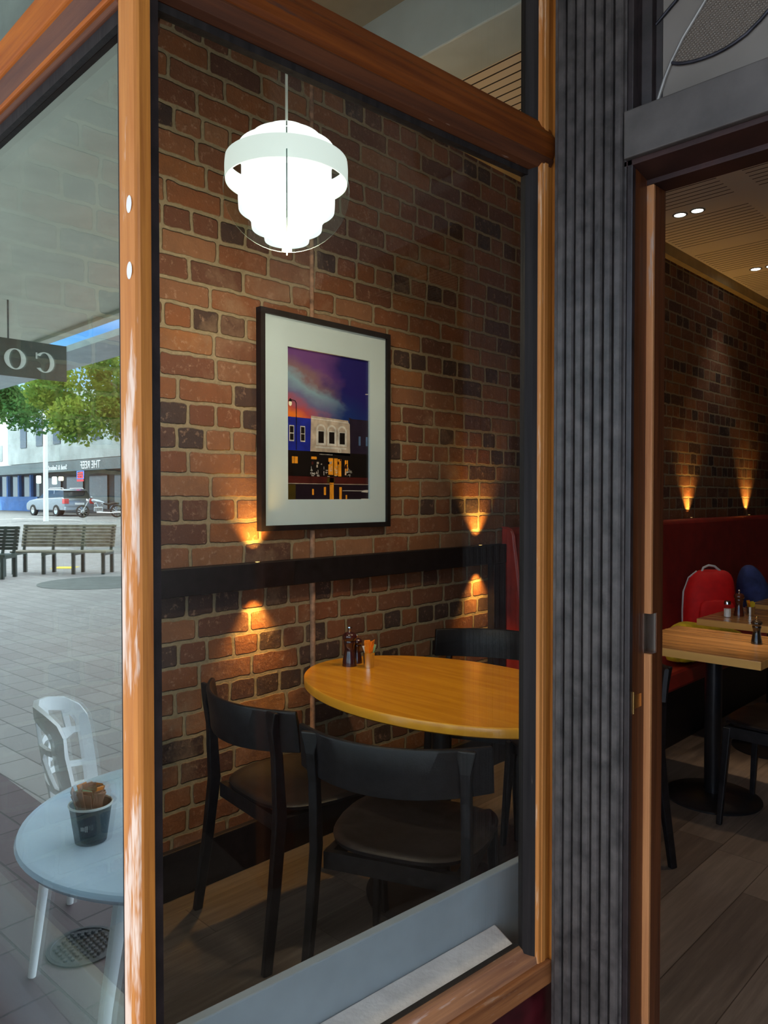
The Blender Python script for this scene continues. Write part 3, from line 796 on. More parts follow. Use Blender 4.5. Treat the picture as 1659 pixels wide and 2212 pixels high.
# shops
PZ([(0,.325),(.27,.32),(.28,.545),(0,.545)], c_blue, 1)
PZ([(.27,.32),(.76,.305),(.755,.53),(.735,.545),(.735,.555),(.28,.565),(.28,.555)], c_cream, 2)
PZ([(.76,.3),(1,.305),(1,.57),(.78,.57),(.745,.58),(.75,.55)], c_dark, 1)
PZ([(.28,.545),(.74,.535),(.74,.542),(.28,.552)], c_pale, 3)
for u in (.03, .155): Q(u, .385, u+.055, .49, c_pale, 3); Q(u+.007, .393, u+.048, .435, c_black, 4); Q(u+.007, .441, u+.048, .484, c_black, 4)
for k, u in enumerate((.34, .47, .60)):
    PZ([(u,.37),(u+.115,.37)] + [(u+.0575+.0575*cos(aa), .475+.04*sin(aa)) for aa in [pi*q/10 for q in range(11)]], c_pale, 3)
    PZ([(u+.02,.47)]+[(u+.0575-.04*cos(aa), .475+.027*sin(aa)) for aa in [pi*q/8 for q in range(9)]]+[(u+.095,.47)], c_cream, 4)
    Q(u+.025, .385, u+.09, .465, c_black, 4)
Q(.33, .35, .71, .362, c_pale, 3); Q(.60, .325, .645, .352, c_pale, 4); Q(.612, .328, .634, .346, c_cream, 5)
for u in (.87, .965): Q(u, .385, min(u+.025, 1), .45, c_pblue, 3)
# awning band and ground floor
Q(0, .155, 1, .325, c_black, 2); PZ([(0,.325),(.27,.318),(.78,.302),(1,.307),(1,.295),(0,.30)], c_black, 3)
Q(.06, .24, .085, .285, c_gold, 3); Q(.09, .24, .125, .285, c_gold, 3)
Q(.28, .272, .345, .29, c_gold, 3); Q(.485, .17, .545, .285, c_gold, 3); Q(.555, .165, .60, .285, c_gold, 3); Q(.605, .16, .645, .28, c_gold, 3); Q(.69, .17, .71, .275, c_gold, 3); Q(.715, .2, .73, .275, c_gold, 3)
for k in range(9): Q(.38+.018*k, .305, .39+.018*k, .311, c_pale, 4)
random.seed(4)
for k in range(46):
    u = random.choice([random.uniform(.26, .36), random.uniform(.42, .60), random.uniform(.68, .76)]); v = random.uniform(.155, .205)
    if random.random() < .5: Q(u, v, u+.028, v+.004, c_pale, 5)
    else: Q(u, v, u+.005, v+random.uniform(.012, .03), c_pale, 5)
for k in range(16):
    u = random.uniform(.27, .74); v = random.uniform(.2, .27); Q(u, v, u+random.uniform(.01, .04), v+random.uniform(.006, .02), random.choice([c_cream, c_black, c_red]), 4)
Q(0, .10, 1, .157, c_red, 2); Q(0, 0, 1, .108, c_wet, 3); Q(0, .104, 1, .108, c_cream, 4)
for (u, w, v0, v1) in ((.29,.02,.03,.07), (.43,.025,.03,.085), (.50,.05,.0,.15), (.62,.03,.0,.085), (.70,.018,.0,.03), (.47,.09,.115,.15)):
    Q(u, v0, u+w, v1, c_gold if w < .09 else c_olive, 4)
Q(0, 0, .1, .10, c_olive, 4); Q(.66, .058, 1, .062, c_pale, 5); PZ([(.90,.052),(.99,.048),(.99,.068),(.93,.064)], c_pale, 6); Q(.9, 0, 1, .004, c_pale, 5)
# street lamp
Q(.105, .33, .113, .64, c_black, 4); PZ([(.113,.64),(.10,.655),(.05,.66),(.05,.655),(.095,.65),(.105,.635)], c_black, 4)
PZ([(.042+.018*cos(aa), .633+.018*sin(aa)) for aa in [2*pi*q/14 for q in range(14)]], c_lamp, 4)
PZ([(.02,.645),(.062,.645),(.048,.665),(.036,.665)], c_black, 5)
PZ([(.955,.755),(.995,.757),(.995,.763),(.96,.76)], c_pale, 4)
pr.build('print', cols, mount_)

# ================================================================= PENDANT LAMP
lp = thing('pendant_lamp', (-1.816, 1.430, 2.35), label='glowing white tiered pendant lamp in a clear acrylic sphere', cat='lamp')
shade_m = NT('glowing_lamp_shade')
b_ = shade_m.new('ShaderNodeEmission'); b_.inputs[0].default_value = (0.90, 1.0, 0.95, 1); b_.inputs[1].default_value = 1.15
shade_m.link(b_.outputs[0], shade_m.out.inputs[0]); shade_m = shade_m.m
band_m = NT('glowing_lamp_band')
b_ = band_m.new('ShaderNodeBsdfPrincipled'); b_.inputs['Base Color'].default_value = (0.80, 0.84, 0.80, 1); b_.inputs['Roughness'].default_value = 0.4
b_.inputs['Emission Color'].default_value = (0.88, 1.0, 0.94, 1); b_.inputs['Emission Strength'].default_value = 0.58
band_m.link(b_.outputs[0], band_m.out.inputs[0]); band_m = band_m.m
R0 = 0.190
def ring(r, z0, z1, th=0.004, bulge=0.0022):
    q = MB(); n = 6; prof = []
    for k in range(n+1):
        f = k/n; prof.append((r + bulge*(1-(2*f-1)**2), z0+(z1-z0)*f))
    for k in range(n, -1, -1):
        f = k/n; prof.append((r - th + bulge*(1-(2*f-1)**2), z0+(z1-z0)*f))
    prof.append(prof[0])
    return q.lathe(prof, seg=56, cap=False)
s_ = R0/137.5
for r_px, za, zb, mm in ((48, 112, 128, shade_m), (76, 90, 112, shade_m), (104, 62, 90, shade_m), (132.5, 14, 62, band_m), (104, -46, 14, shade_m), (76, -86, -46, shade_m), (48, -112, -86, shade_m)):
    ring(r_px*s_, za*s_, zb*s_).build('shade_ring' if mm is shade_m else 'centre_band', mm, lp, smooth=True)
core = MB(); core.lathe([(0.0, -104*s_), (40*s_, -104*s_), (70*s_, -80*s_), (98*s_, -42*s_), (98*s_, 60*s_), (70*s_, 88*s_), (42*s_, 112*s_), (0, 114*s_)], seg=40, cap=False)
core.build('diffuser', emissive('lamp_diffuser', (0.93, 1.0, 0.97), 2.4), lp, smooth=True)
MB().lathe([(0.0, -132*s_), (11*s_, -132*s_), (11*s_, -116*s_), (30*s_, -113*s_), (0, -112*s_)], seg=24, cap=False).build('finial', band_m, lp, smooth=True)
acr = glass('clear_acrylic', (0.90, 0.96, 0.94), 1.49, 1.0)
edge_m = plain('acrylic_edge', (0.55, 0.75, 0.70), 0.2, 0, 0.05, 10, 0)
import itertools
phi0 = atan2(-1.430, 1.816)     # one fin faces the street corner
for k in range(4):
    an = phi0 + k*pi/2
    q = MB(); nn = 24; ins = []; outs = []
    for j in range(nn+1):
        aa = -pi/2 + pi*j/nn
        outs.append((R0*1.0*cos(aa), R0*0.985*sin(aa))); 
    prof = outs
    pts0 = [(p[0], -0.0015, p[1]) for p in prof]; pts1 = [(p[0], 0.0015, p[1]) for p in prof]
    q.add(pts0+pts1, [tuple(range(nn+1)), tuple(range(2*nn+1, nn, -1))], 0)
    q.add([(p[0], sgn*0.002, p[1]) for p in prof for sgn in (-1, 1)], [(2*i, 2*i+1, 2*i+3, 2*i+2) for i in range(nn)], 1)
    q.build('acrylic_fin', [acr, edge_m], lp, rotz=an)
MB().tube([(0, 0, 0.135), (0, 0, 3.40-2.35)], 0.0042, 8).build('cord', plain('pale_cord', (0.75, 0.76, 0.68), 0.6, 0, 0.03, 10, 0), lp, smooth=True)
MB().lathe([(0.0, 0.125), (0.007, 0.125), (0.007, 0.20), (0, 0.201)], seg=12, cap=False).build('cord_grip', M['steel'], lp, smooth=True)
MB().lathe([(0.0, 1.02), (0.05, 1.02), (0.05, 1.049), (0, 1.049)], seg=24, cap=False).build('ceiling_rose', M['white_plastic'], lp, smooth=True)
pll = bpy.data.lights.new('pendant_glow', 'POINT'); pll.energy = 12; pll.color = (1.0, 0.80, 0.55); pll.shadow_soft_size = 0.12
po = bpy.data.objects.new('pendant_glow', pll); COL.objects.link(po); po.location = (-1.816, 1.430, 2.12)

wl_ = bpy.data.lights.new('wall_fill_spot', 'SPOT'); wl_.energy = 75; wl_.spot_size = radians(50); wl_.spot_blend = 1.0; wl_.color = (1.0, 0.74, 0.46); wl_.shadow_soft_size = 0.06  # added unseen warm spot to brighten the brick wall
wo_ = bpy.data.objects.new('wall_fill_spot', wl_); COL.objects.link(wo_); wo_.location = (-0.85, 2.75, 3.12)
wo_.rotation_euler = Vector((-1.54, -0.75, -1.75)).to_track_quat('-Z', 'Y').to_euler()
tl = bpy.data.lights.new('table_fill_spot', 'SPOT'); tl.energy = 60; tl.spot_size = radians(34); tl.spot_blend = 0.7; tl.color = (1.0, 0.72, 0.4); tl.shadow_soft_size = 0.04  # added unseen ceiling spot to warm the oval tabletop
to = bpy.data.objects.new('table_fill_spot', tl); COL.objects.link(to); to.location = (-1.30, 2.2, 3.12)
to.rotation_euler = Vector((-0.42, -0.1, -2.4)).to_track_quat('-Z', 'Y').to_euler()

# ================================================================= DOWNLIGHTS
dl_em = emissive('downlight_lens', (0.85, 0.93, 1.0), 9.0)
dlab = ['ceiling downlight, left of the nearer pair', 'ceiling downlight, right of the nearer pair', 'ceiling downlight, left of the farther pair by the door edge', 'ceiling downlight, right of the farther pair at the photo edge']
for i, (x, y) in enumerate(((-2.05, 4.81), (-1.94, 4.815), (-2.10, 6.37), (-1.985, 6.375))):
    f = thing('downlight', (x, y, 3.24), label=dlab[i] + ' inside the restaurant', cat='ceiling light', group='twin ceiling downlights')
    MB().lathe([(0.047, -0.0005), (0.047, -0.004), (0.036, -0.006), (0.034, -0.001)], seg=28, cap=False).build('trim_ring', M['grey_paint'], f, smooth=True)
    MB().lathe([(0, -0.004), (0.034, -0.004)], seg=28, cap=False).build('lens', dl_em, f)
    l = bpy.data.lights.new('downlight_beam', 'SPOT'); l.energy = 5; l.spot_size = radians(75); l.spot_blend = 0.6; l.color = (1.0, 0.92, 0.8); l.shadow_soft_size = 0.03
    o = bpy.data.objects.new('downlight_beam', l); COL.objects.link(o); o.location = (x, y, 3.225)
# added unseen warm spots filling the room, one narrow on the nearest table
for (x, y, e) in ((-0.6, 3.4, 18), (0.6, 5.0, 16), (-0.4, 7.5, 20), (-1.32, 3.75, 32), (1.5, 3.0, 10)):
    l = bpy.data.lights.new('room_fill_spot', 'SPOT'); l.energy = e*(4.5 if e == 32 else 2.6); l.spot_size = radians(22 if e == 32 else 84); l.spot_blend = 0.8; l.color = (1.0, 0.66, 0.36); l.shadow_soft_size = 0.05
    o = bpy.data.objects.new('room_fill_spot', l); COL.objects.link(o); o.location = (x, y, 3.2)

# ================================================================= BANQUETTE
bq = thing('banquette', (BX, 3.333, 0), label='long red leatherette banquette along the brick wall', cat='bench seat')
bk = MB(); prof = [(0.004, 0.44), (0.215, 0.44), (0.16, 0.68), (0.085, 1.225), (0.072, 1.248), (0.05, 1.256), (0.004, 1.256)]
bk.prism(prof, 'y', 0.0, 6.6); bq_back = bk.build('back', M['leather'], bq, bevel=0.012)
MB().tube([(0.214, 0.004, 0.46), (0.163, 0.003, 0.68), (0.090, 0.002, 1.215), (0.076, 0.002, 1.244), (0.052, 0.002, 1.256), (0.01, 0.002, 1.258)], 0.0045, 8).build('piping', M['leather'], bq_back, smooth=True)
MB().box((0.10, 0.0, 0.34), (0.64, 6.6, 0.455)).build('seat', M['leather'], bq, bevel=0.02)
MB().box((0.02, 0.02, 0.0), (0.58, 6.58, 0.34)).build('base', M['black_wood'], bq)

# ================================================================= CHAIRS
def make_chair():
    root = thing('dining_chair', (0, 0, 0))
    # curved back board
    q = MB(); n = 18; front = []
    secs = []
    for i in range(n+1):
        u = -1 + 2*i/n
        x = 0.268*u; y = -0.285 + 0.105*u*u; th = 0.018
        nx, ny = -0.21*u/0.268, 1.0; l = hypot(nx, ny); nx /= l; ny /= l
        zb = 0.645 + 0.012*u*u
        r = []
        for (zz, off, lean) in ((zb, 0, 0.0), (zb+0.06, 0, -0.006), (0.776, 0, -0.016), (0.782, 0.004, -0.017), (0.782, th-0.004, -0.017), (0.776, th, -0.016), (zb+0.06, th, -0.006), (zb, th, 0.0)):
            r.append((x - nx*off, y - ny*off + lean + th/2, zz))
        secs.append(r)
    q.loft(secs); q.build('backrest', M['black_wood'], root, smooth=True, bevel=0.002)
    for s in (-1, 1):
        q = MB()
        pts = [((s*0.232, -0.275, 0.0), 0.022, 0.030), ((s*0.222, -0.240, 0.25), 0.025, 0.036), ((s*0.216, -0.218, 0.45), 0.026, 0.040), ((s*0.216, -0.228, 0.64), 0.026, 0.032), ((s*0.218, -0.242, 0.72), 0.030, 0.026), ((s*0.218, -0.246, 0.779), 0.058, 0.016)]
        q.loft([[(p[0]+dx*w/2, p[1]+dy*d/2, p[2]) for dx, dy in ((-1,-1),(1,-1),(1,1),(-1,1))] for p, w, d in pts])
        q.build('leg', M['black_wood'], root, bevel=0.004)
        q = MB(); q.loft([[(p[0]+dx*w/2, p[1]+dy*w/2, p[2]) for dx, dy in ((-1,-1),(1,-1),(1,1),(-1,1))] for p, w in (((s*0.205, 0.205, 0), 0.022), ((s*0.186, 0.178, 0.43), 0.034))])
        q.build('leg', M['black_wood'], root, bevel=0.005)
    # dished seat
    q = MB(); seg = 40; rings = 8; vs = []; 
    def outline(a):
        c, s = cos(a), sin(a); e = 0.62
        x = 0.232*math.copysign(abs(c)**e, c); y = 0.222*math.copysign(abs(s)**e, s)
        if y < 0: x *= 1 - 0.10*(-y/0.222)
        return x, y
    prof = [(0.0, 0.449), (0.3, 0.450), (0.6, 0.455), (0.85, 0.462), (0.97, 0.463), (1.0, 0.458), (0.985, 0.447), (0.9, 0.443), (0.5, 0.434), (0.0, 0.432)]
    for f, z in prof:
        for k in range(seg):
            x, y = outline(2*pi*k/seg); vs.append((x*max(f, 0.001), y*max(f, 0.001), z - (0.012 if y*f > 0.18 else 0)))
    fs = [(i*seg+k, i*seg+(k+1) % seg, (i+1)*seg+(k+1) % seg, (i+1)*seg+k) for i in range(len(prof)-1) for k in range(seg)]
    q.add(vs, fs); q.build('seat', M['black_wood'], root, smooth=True)
    q = MB()
    for (a_, b_) in (((-0.20, -0.205), (0.20, -0.185)), ((-0.175, 0.16), (0.175, 0.18)), ((-0.20, -0.20), (-0.178, 0.18)), ((0.178, -0.20), (0.20, 0.18))):
        q.box((a_[0], a_[1], 0.385), (b_[0], b_[1], 0.4335))
    q.build('apron', M['black_wood'], root)
    return root
ch0 = make_chair()
chairs = [((-1.993, 1.626), -6.2, 'black wooden chair nearest the brick wall, left of the oval table'),
          ((-1.470, 1.629), 23.3, 'black wooden chair in the centre with its curved back to the window'),
          ((-2.030, 2.690), 203.2, 'black wooden chair on the far side of the oval table before the red banquette'),
          ((-1.518, 2.630), 160.0, 'black wooden chair mostly hidden behind the fluted pillar, one leg showing in the doorway'),
          ((-1.020, 3.530), 90.0, 'black wooden chair at the right photo edge, seat pushed under the nearest restaurant table')]
for i, ((x, y), ph, lab) in enumerate(chairs):
    c = ch0 if i == 0 else copy_tree(ch0)
    c.location = (x, y, 0); c.rotation_euler = (0, 0, radians(ph))
    tag(c, lab, 'chair', 'black wooden dining chairs')

# ================================================================= TABLES
ot = thing('oval_table', (-1.7285, 2.055, 0), label='golden oak oval table on a black pedestal by the window', cat='table')
tp = MB(); tp.lathe([(0.0, 0.712), (0.985, 0.712), (1.0, 0.717), (1.0, 0.742), (0.992, 0.747)], seg=96, sx=0.597, sy=0.402, mi=1, cap=False)
tp.lathe([(0.992, 0.747), (0.0, 0.747)], seg=96, sx=0.597, sy=0.402, mi=0, cap=False)
tp.build('tabletop', [M['oak_top'], M['oak_edge']], ot, smooth=True)
MB().lathe([(0.035, 0.03), (0.035, 0.70)], seg=24).build('column', M['black_metal'], ot, smooth=True)
MB().lathe([(0.27, 0.0), (0.27, 0.008), (0.25, 0.016), (0.06, 0.03), (0.0, 0.031)], seg=48).build('base', M['black_metal'], ot, smooth=True)
sp2 = MB(); sp2.box((-0.28, -0.03, 0.695), (0.28, 0.03, 0.7115)); sp2.box((-0.03, -0.2, 0.69), (0.03, 0.2, 0.7115)); sp2.build('top_bracket', M['black_metal'], ot)

def make_dining_table():
    root = thing('restaurant_table', (0, 0, 0))
    q = MB(); q.box((-0.31, -0.315, 0.703), (0.31, 0.315, 0.738), 1); q.box((-0.309, -0.314, 0.738), (0.309, 0.314, 0.7395), 0)
    q.build('tabletop', [M['dining_top'], M['dining_edge']], root, bevel=0.002)
    MB().lathe([(0.038, 0.03), (0.038, 0.702)], seg=24).build('column', M['black_metal'], root, smooth=True)
    MB().lathe([(0.215, 0.0), (0.215, 0.008), (0.20, 0.016), (0.06, 0.03), (0.0, 0.031)], seg=48).build('base', M['black_metal'], root, smooth=True)
    MB().box((-0.2, -0.03, 0.685), (0.2, 0.03, 0.7028)).build('top_bracket', M['black_metal'], root)
    return root
t0 = make_dining_table()
for i, (x, y, lab) in enumerate(((-1.36, 3.607, 'square striped oak restaurant table nearest the doorway'),
                                 (-1.38, 4.545, 'square oak restaurant table in the middle of the row, with salt and pepper'),
                                 (-1.376, 5.37, 'farthest square oak restaurant table, just its near corner in view'))):
    t = t0 if i == 0 else copy_tree(t0)
    t.location = (x, y, 0); tag(t, lab, 'table', 'square restaurant tables beside the banquette')

# ================================================================= TABLE ITEMS
def make_mill(name, loc, h, wood, knob, label, crown=False):
    r = h*0.185
    root = thing(name, loc, label=label, cat='pepper mill')
    s = h
    MB().lathe([(0.0, 0), (r, 0), (r, 0.03*s), (r*0.97, 0.1*s), (r*0.78, 0.3*s), (r*0.66, 0.42*s), (r*0.70, 0.5*s), (r*0.80, 0.57*s), (r*0.84, 0.61*s), (r*0.78, 0.64*s), (0, 0.64*s)], seg=28, cap=False).build('body', wood, root, smooth=True)
    q = MB(); q.lathe([(0.0, 0.641*s), (r*0.80, 0.645*s), (r*0.95, 0.68*s), (r*1.02, 0.735*s), (r*0.95, 0.79*s), (r*0.70, 0.835*s), (r*0.3, 0.86*s), (0, 0.865*s)], seg=28, cap=False); hd_ = q.build('head', wood, root, smooth=True)
    q = MB(); q.lathe([(0.0, 0.86*s), (r*0.14, 0.86*s), (r*0.13, 0.91*s), (r*0.22, 0.935*s), (r*(0.38 if crown else 0.24), 0.965*s), (r*(0.36 if crown else 0.18), 0.99*s), (0, 1.0*s)], seg=14, cap=False)
    q.build('knob', knob, hd_, smooth=True)
    return root
make_mill('pepper_mill', (-2.190, 2.035, 0.747), 0.158, M['mill_wood'], M['chrome'], 'tall dark red pepper mill on the oval table', True)
make_mill('pepper_mill', (-2.205, 2.090, 0.747), 0.118, M['mill_wood'], M['chrome'], 'shorter dark mill half hidden behind the tall pepper mill on the oval table')
make_mill('pepper_mill', (-1.197, 3.690, 0.7395), 0.130, M['mill_black'], M['brass'], 'blackish pepper mill with brass knob on the nearest restaurant table')
make_mill('pepper_mill', (-1.553, 4.490, 0.7395), 0.152, M['mill_brown'], M['chrome'], 'brown pepper mill beside the salt shaker on the middle restaurant table')

def make_salt(loc, label, h=0.095):
    root = thing('salt_shaker', loc, label=label, cat='salt shaker')
    r = 0.021
    MB().lathe([(0.0, 0), (r, 0), (r, 0.002), (r, h*0.62), (r*0.8, h*0.76), (r*0.8, h*0.78)], seg=8, cap=False).build('glass_body', glass('shaker_glass', (0.93, 0.95, 0.94), 1.5, 1.0), root)
    MB().lathe([(0.0, 0.003), (r*0.9, 0.003), (r*0.9, h*0.5), (0, h*0.52)], seg=8, cap=False).build('salt', M['salt'], root)
    MB().lathe([(0.0, h*0.76), (r*0.88, h*0.76), (r*0.88, h*0.90), (r*0.7, h*0.98), (0, h)], seg=20, cap=False).build('lid', M['chrome'], root, smooth=True)
    return root
make_salt((-1.585, 4.400, 0.7395), 'glass salt shaker with chrome lid on the middle restaurant table')
make_salt((-1.135, 3.745, 0.7395), 'glass salt shaker at the photo edge on the nearest restaurant table')

def sachets(parent, n, r, z0, z1, mats, seed, h=0.06):
    random.seed(seed)
    for k in range(n):
        a = 2*pi*k/n + random.uniform(-.3, .3); rr = r*random.uniform(0.35, 1.0)
        tilt = random.uniform(0.1, 0.45); w = random.uniform(0.018, 0.024)
        ax = Vector((-sin(a), cos(a), 0))
        m = Matrix.Rotation(tilt, 3, ax) @ Matrix.Rotation(a+random.uniform(-.6, .6), 3, 'Z')
        q = MB(); q.obox((rr*cos(a), rr*sin(a), random.uniform(z0, z1)), (0.0022, w, h), m)
        q.build('sachet', mats[k % len(mats)], parent)
bk_ = thing('sachet_bucket', (-2.115, 2.070, 0.747), label='small steel bucket of orange sugar sachets beside the tall pepper mill', cat='sugar holder')
MB().lathe([(0.0, 0.001), (0.020, 0.001), (0.0235, 0.058), (0.0245, 0.060), (0.0225, 0.059), (0.019, 0.003), (0, 0.003)], seg=28, cap=False).build('bucket', M['steel'], bk_, smooth=True)
MB().tube([(0.0245*cos(a), 0.0, 0.053+0.030*sin(a)*-1) for a in [pi*k/10 for k in range(11)]], 0.0008, 6).build('bail_handle', M['brass'], bk_, smooth=True)
hs = bk_
sachets(hs, 13, 0.018, 0.062, 0.088, [M['orange_paper'], M['orange_paper'], M['orange_paper'], M['green_paper'], M['white_paper']], 5, 0.05)
b2 = thing('sachet_holder', (-1.515, 4.56, 0.7395), label='small holder of yellow sugar sachets behind the brown pepper mill', cat='sugar holder')
MB().lathe([(0.0, 0.001), (0.022, 0.001), (0.026, 0.05), (0.024, 0.05), (0.02, 0.003), (0, 0.003)], seg=20, cap=False).build('bowl', M['steel'], b2, smooth=True)
sachets(b2, 7, 0.014, 0.05, 0.06, [M['yellow_fabric'], M['orange_paper']], 8, 0.05)

# ================================================================= BAGS ON THE BANQUETTE
def blob(secs):
    q = MB(); q.loft(secs); return q
def sq_ring(cx, cy, z, w, d, n=20, e=0.75, jit=0):
    out = []
    for k in range(n):
        a = 2*pi*k/n; c, s = cos(a), sin(a)
        out.append((cx+w/2*math.copysign(abs(c)**e, c)+random.uniform(-jit, jit), cy+d/2*math.copysign(abs(s)**e, s)+random.uniform(-jit, jit), z))
    return out
random.seed(9)
bp = thing('backpack', (-2.02, 5.27, 0.456), radians(-52), label='bright red backpack sitting on the banquette', cat='bag')
q = blob([sq_ring(0, 0, 0.0, 0.18, 0.33), sq_ring(0.0, 0, 0.03, 0.21, 0.36), sq_ring(-.005, 0, 0.18, 0.21, 0.35), sq_ring(-.02, 0.005, 0.33, 0.18, 0.335), sq_ring(-.03, 0.02, 0.41, 0.15, 0.29), sq_ring(-.04, 0.03, 0.45, 0.10, 0.22), sq_ring(-.045, 0.03, 0.462, 0.04, 0.12)])
pack_ = q.build('pack_body', M['red_fabric'], bp, smooth=True, subsurf=1)
q = blob([sq_ring(0.10, 0.02, 0.04, 0.05, 0.22), sq_ring(0.115, 0.02, 0.10, 0.07, 0.25), sq_ring(0.11, 0.02, 0.22, 0.06, 0.24), sq_ring(0.09, 0.02, 0.27, 0.04, 0.20)])
q.build('front_pocket', M['red_fabric'], bp, smooth=True, subsurf=1)
MB().tube([(0.0, -0.176, 0.02), (-0.005, -0.178, 0.18), (-0.02, -0.168, 0.31), (-0.03, -0.13, 0.405), (-0.035, -0.075, 0.45)], 0.006, 8).build('piping', M['white_trim'], pack_, smooth=True)
MB().tube([(-0.02, -0.05, 0.435), (-0.02, -0.035, 0.475), (-0.02, 0.0, 0.492), (-0.02, 0.04, 0.485), (-0.02, 0.075, 0.455), (-0.02, 0.085, 0.43)], 0.008, 8).build('grab_handle', M['white_trim'], pack_, smooth=True)
bj = thing('navy_jacket', (-1.95, 5.92, 0.456), radians(20), label='navy blue jacket heaped on the banquette behind the backpack', cat='clothing')
q = blob([sq_ring(0.08, 0.10, 0.0, 0.40, 0.80, jit=.012), sq_ring(0.08, 0.10, 0.06, 0.38, 0.74, jit=.016), sq_ring(0.05, 0.06, 0.15, 0.31, 0.54, jit=.016), sq_ring(0.0, 0.0, 0.27, 0.24, 0.36, jit=.012), sq_ring(-0.02, -0.07, 0.38, 0.18, 0.20, jit=.008), sq_ring(-0.03, -0.08, 0.45, 0.10, 0.11), sq_ring(-0.03, -0.08, 0.465, 0.03, 0.04)])
q.build('jacket_body', M['blue_fabric'], bj, smooth=True, subsurf=1)
q = blob([sq_ring(0.15, -0.12, 0.0, 0.12, 0.16, jit=.005), sq_ring(0.13, -0.10, 0.12, 0.12, 0.14, jit=.006), sq_ring(0.06, -0.08, 0.28, 0.11, 0.12, jit=.005), sq_ring(0.02, -0.08, 0.36, 0.08, 0.08)])
q.build('sleeve', M['blue_fabric'], bj, smooth=True, subsurf=1)
random.seed(21)
q = blob([sq_ring(0, 0, 0.0, 0.22, 1.10, jit=.01), sq_ring(0, -0.02, 0.06, 0.22, 1.06, jit=.016), sq_ring(-0.01, -0.08, 0.12, 0.19, 0.86, jit=.016), sq_ring(-0.02, -0.26, 0.18, 0.15, 0.42, jit=.014), sq_ring(-0.02, -0.32, 0.222, 0.10, 0.20, jit=.01), sq_ring(-0.02, -0.33, 0.23, 0.03, 0.05)])
ye = q.build('yellow_garment', M['yellow_fabric'], None, smooth=True, subsurf=1, loc=(-1.80, 4.70, 0.456))
tag(ye, 'crumpled yellow garment lying on the banquette behind the nearest table', 'clothing')

# ================================================================= STREET SIDE: cafe table, chair, cup
ct = thing('cafe_table', (-1.536, 0.080, -0.05), label='pale round cafe table on the pavement mirrored in the street window', cat='table')
MB().lathe([(0.0, 0.708), (0.357, 0.708), (0.379, 0.716), (0.387, 0.727), (0.383, 0.736), (0.367, 0.740), (0.0, 0.740)], seg=72, cap=False).build('tabletop', M['white_top'], ct, smooth=True)
for k, a in enumerate((radians(-160), radians(-40), radians(80))):
    c, s = cos(a), sin(a)
    MB().tube([(0.17*c, 0.17*s, 0.71), (0.20*c, 0.20*s, 0.66), (0.25*c, 0.25*s, 0.40), (0.30*c, 0.30*s, 0.0)], [0.017, 0.017, 0.014, 0.010], 12).build('leg', M['white_plastic'], ct, smooth=True)
wr = MB()
for a in (radians(-52), radians(-47), radians(-20), radians(-14), radians(20)):
    c, s = cos(a), sin(a)
    wr.tube([(0.10*c, 0.10*s, 0.71), (0.27*c, 0.27*s, 0.0)], 0.0035, 6)
wr.tube([(0.27*cos(radians(q_)), 0.27*sin(radians(q_)), 0.005) for q_ in range(-60, 30, 6)], 0.0035, 6)
wr.build('wire_brace', M['chrome'], ct, smooth=True)
cu = thing('sugar_cup', (-1.554, 0.327, 0.690), label='dark paper cup of brown and green sugar sachets on the pale cafe table', cat='cup')
MB().lathe([(0.0, 0.001), (0.032, 0.001), (0.043, 0.078), (0.0415, 0.078), (0.031, 0.004), (0, 0.004)], seg=36, cap=False).build('cup', M['cup'], cu, smooth=True)
cup_ = cu.children[0]
MB().lathe([(0.0425, 0.0775), (0.0445, 0.0775), (0.0455, 0.0800), (0.0445, 0.0825), (0.0425, 0.082)], seg=36, cap=False).build('rim', M['white_paper'], cup_, smooth=True)
sachets(cu, 30, 0.032, 0.074, 0.094, [M['brown_paper'], M['brown_paper'], M['brown_paper'], M['brown_paper'], M['green_paper'], M['brown_paper'], M['orange_paper']], 3, 0.05)
mk = MB()
for k, (da, h_) in enumerate(((0, .012), (.08, .012), (.16, .008), (.24, .008), (.32, .008))):
    a = radians(35)+da
    rr = 0.0385
    mk.obox((rr*cos(a), rr*sin(a), 0.040), (0.0006, 0.0012, h_), Matrix.Rotation(a, 3, 'Z'))
mk.build('printed_marks', M['white_paper'], cup_)

# white lattice-back chair
lc = thing('lattice_chair', (-2.40, -0.14, -0.05), radians(-142.3), label='white plastic lattice-back chair behind the pale cafe table, mirrored in the street window', cat='chair')
def bk_pt(u, v):
    """shell of the back: u -1..1 across, v 0..1 up"""
    w = 0.125 + 0.030*v - 0.03*max(0, v-0.7)/0.3
    x = w*sin(u*1.25)/sin(1.25); y = -0.20 - 0.05*v + 0.10*(u*u)
    z = 0.44 + 0.335*v - 0.05*u*u*max(0, v-0.4)
    return Vector((x, y, z))
def strip(pts, w, th=0.012):
    q = MB(); secs = []
    P = [bk_pt(*p) for p in pts]
    for i, p in enumerate(P):
        t_ = (P[min(i+1, len(P)-1)] - P[max(i-1, 0)]).normalized()
        u, v = pts[i]
        n_ = (bk_pt(u+.01, v)-bk_pt(u-.01, v)).cross(bk_pt(u, v+.01)-bk_pt(u, v-.01)).normalized()
        s_d = t_.cross(n_).normalized()
        secs.append([p + s_d*w/2 + n_*th/2, p - s_d*w/2 + n_*th/2, p - s_d*w/2 - n_*th/2, p + s_d*w/2 - n_*th/2])
    q.loft([[tuple(v) for v in s] for s in secs]); return q
outer = [(-0.95, 0.0)] + [(-0.97, v/6) for v in range(1, 6)] + [(-0.9, 0.93), (-0.7, 0.99), (-0.35, 1.0), (0, 1.0), (0.35, 1.0), (0.7, 0.99), (0.9, 0.93)] + [(0.97, v/6) for v in range(5, 0, -1)] + [(0.95, 0.0)]
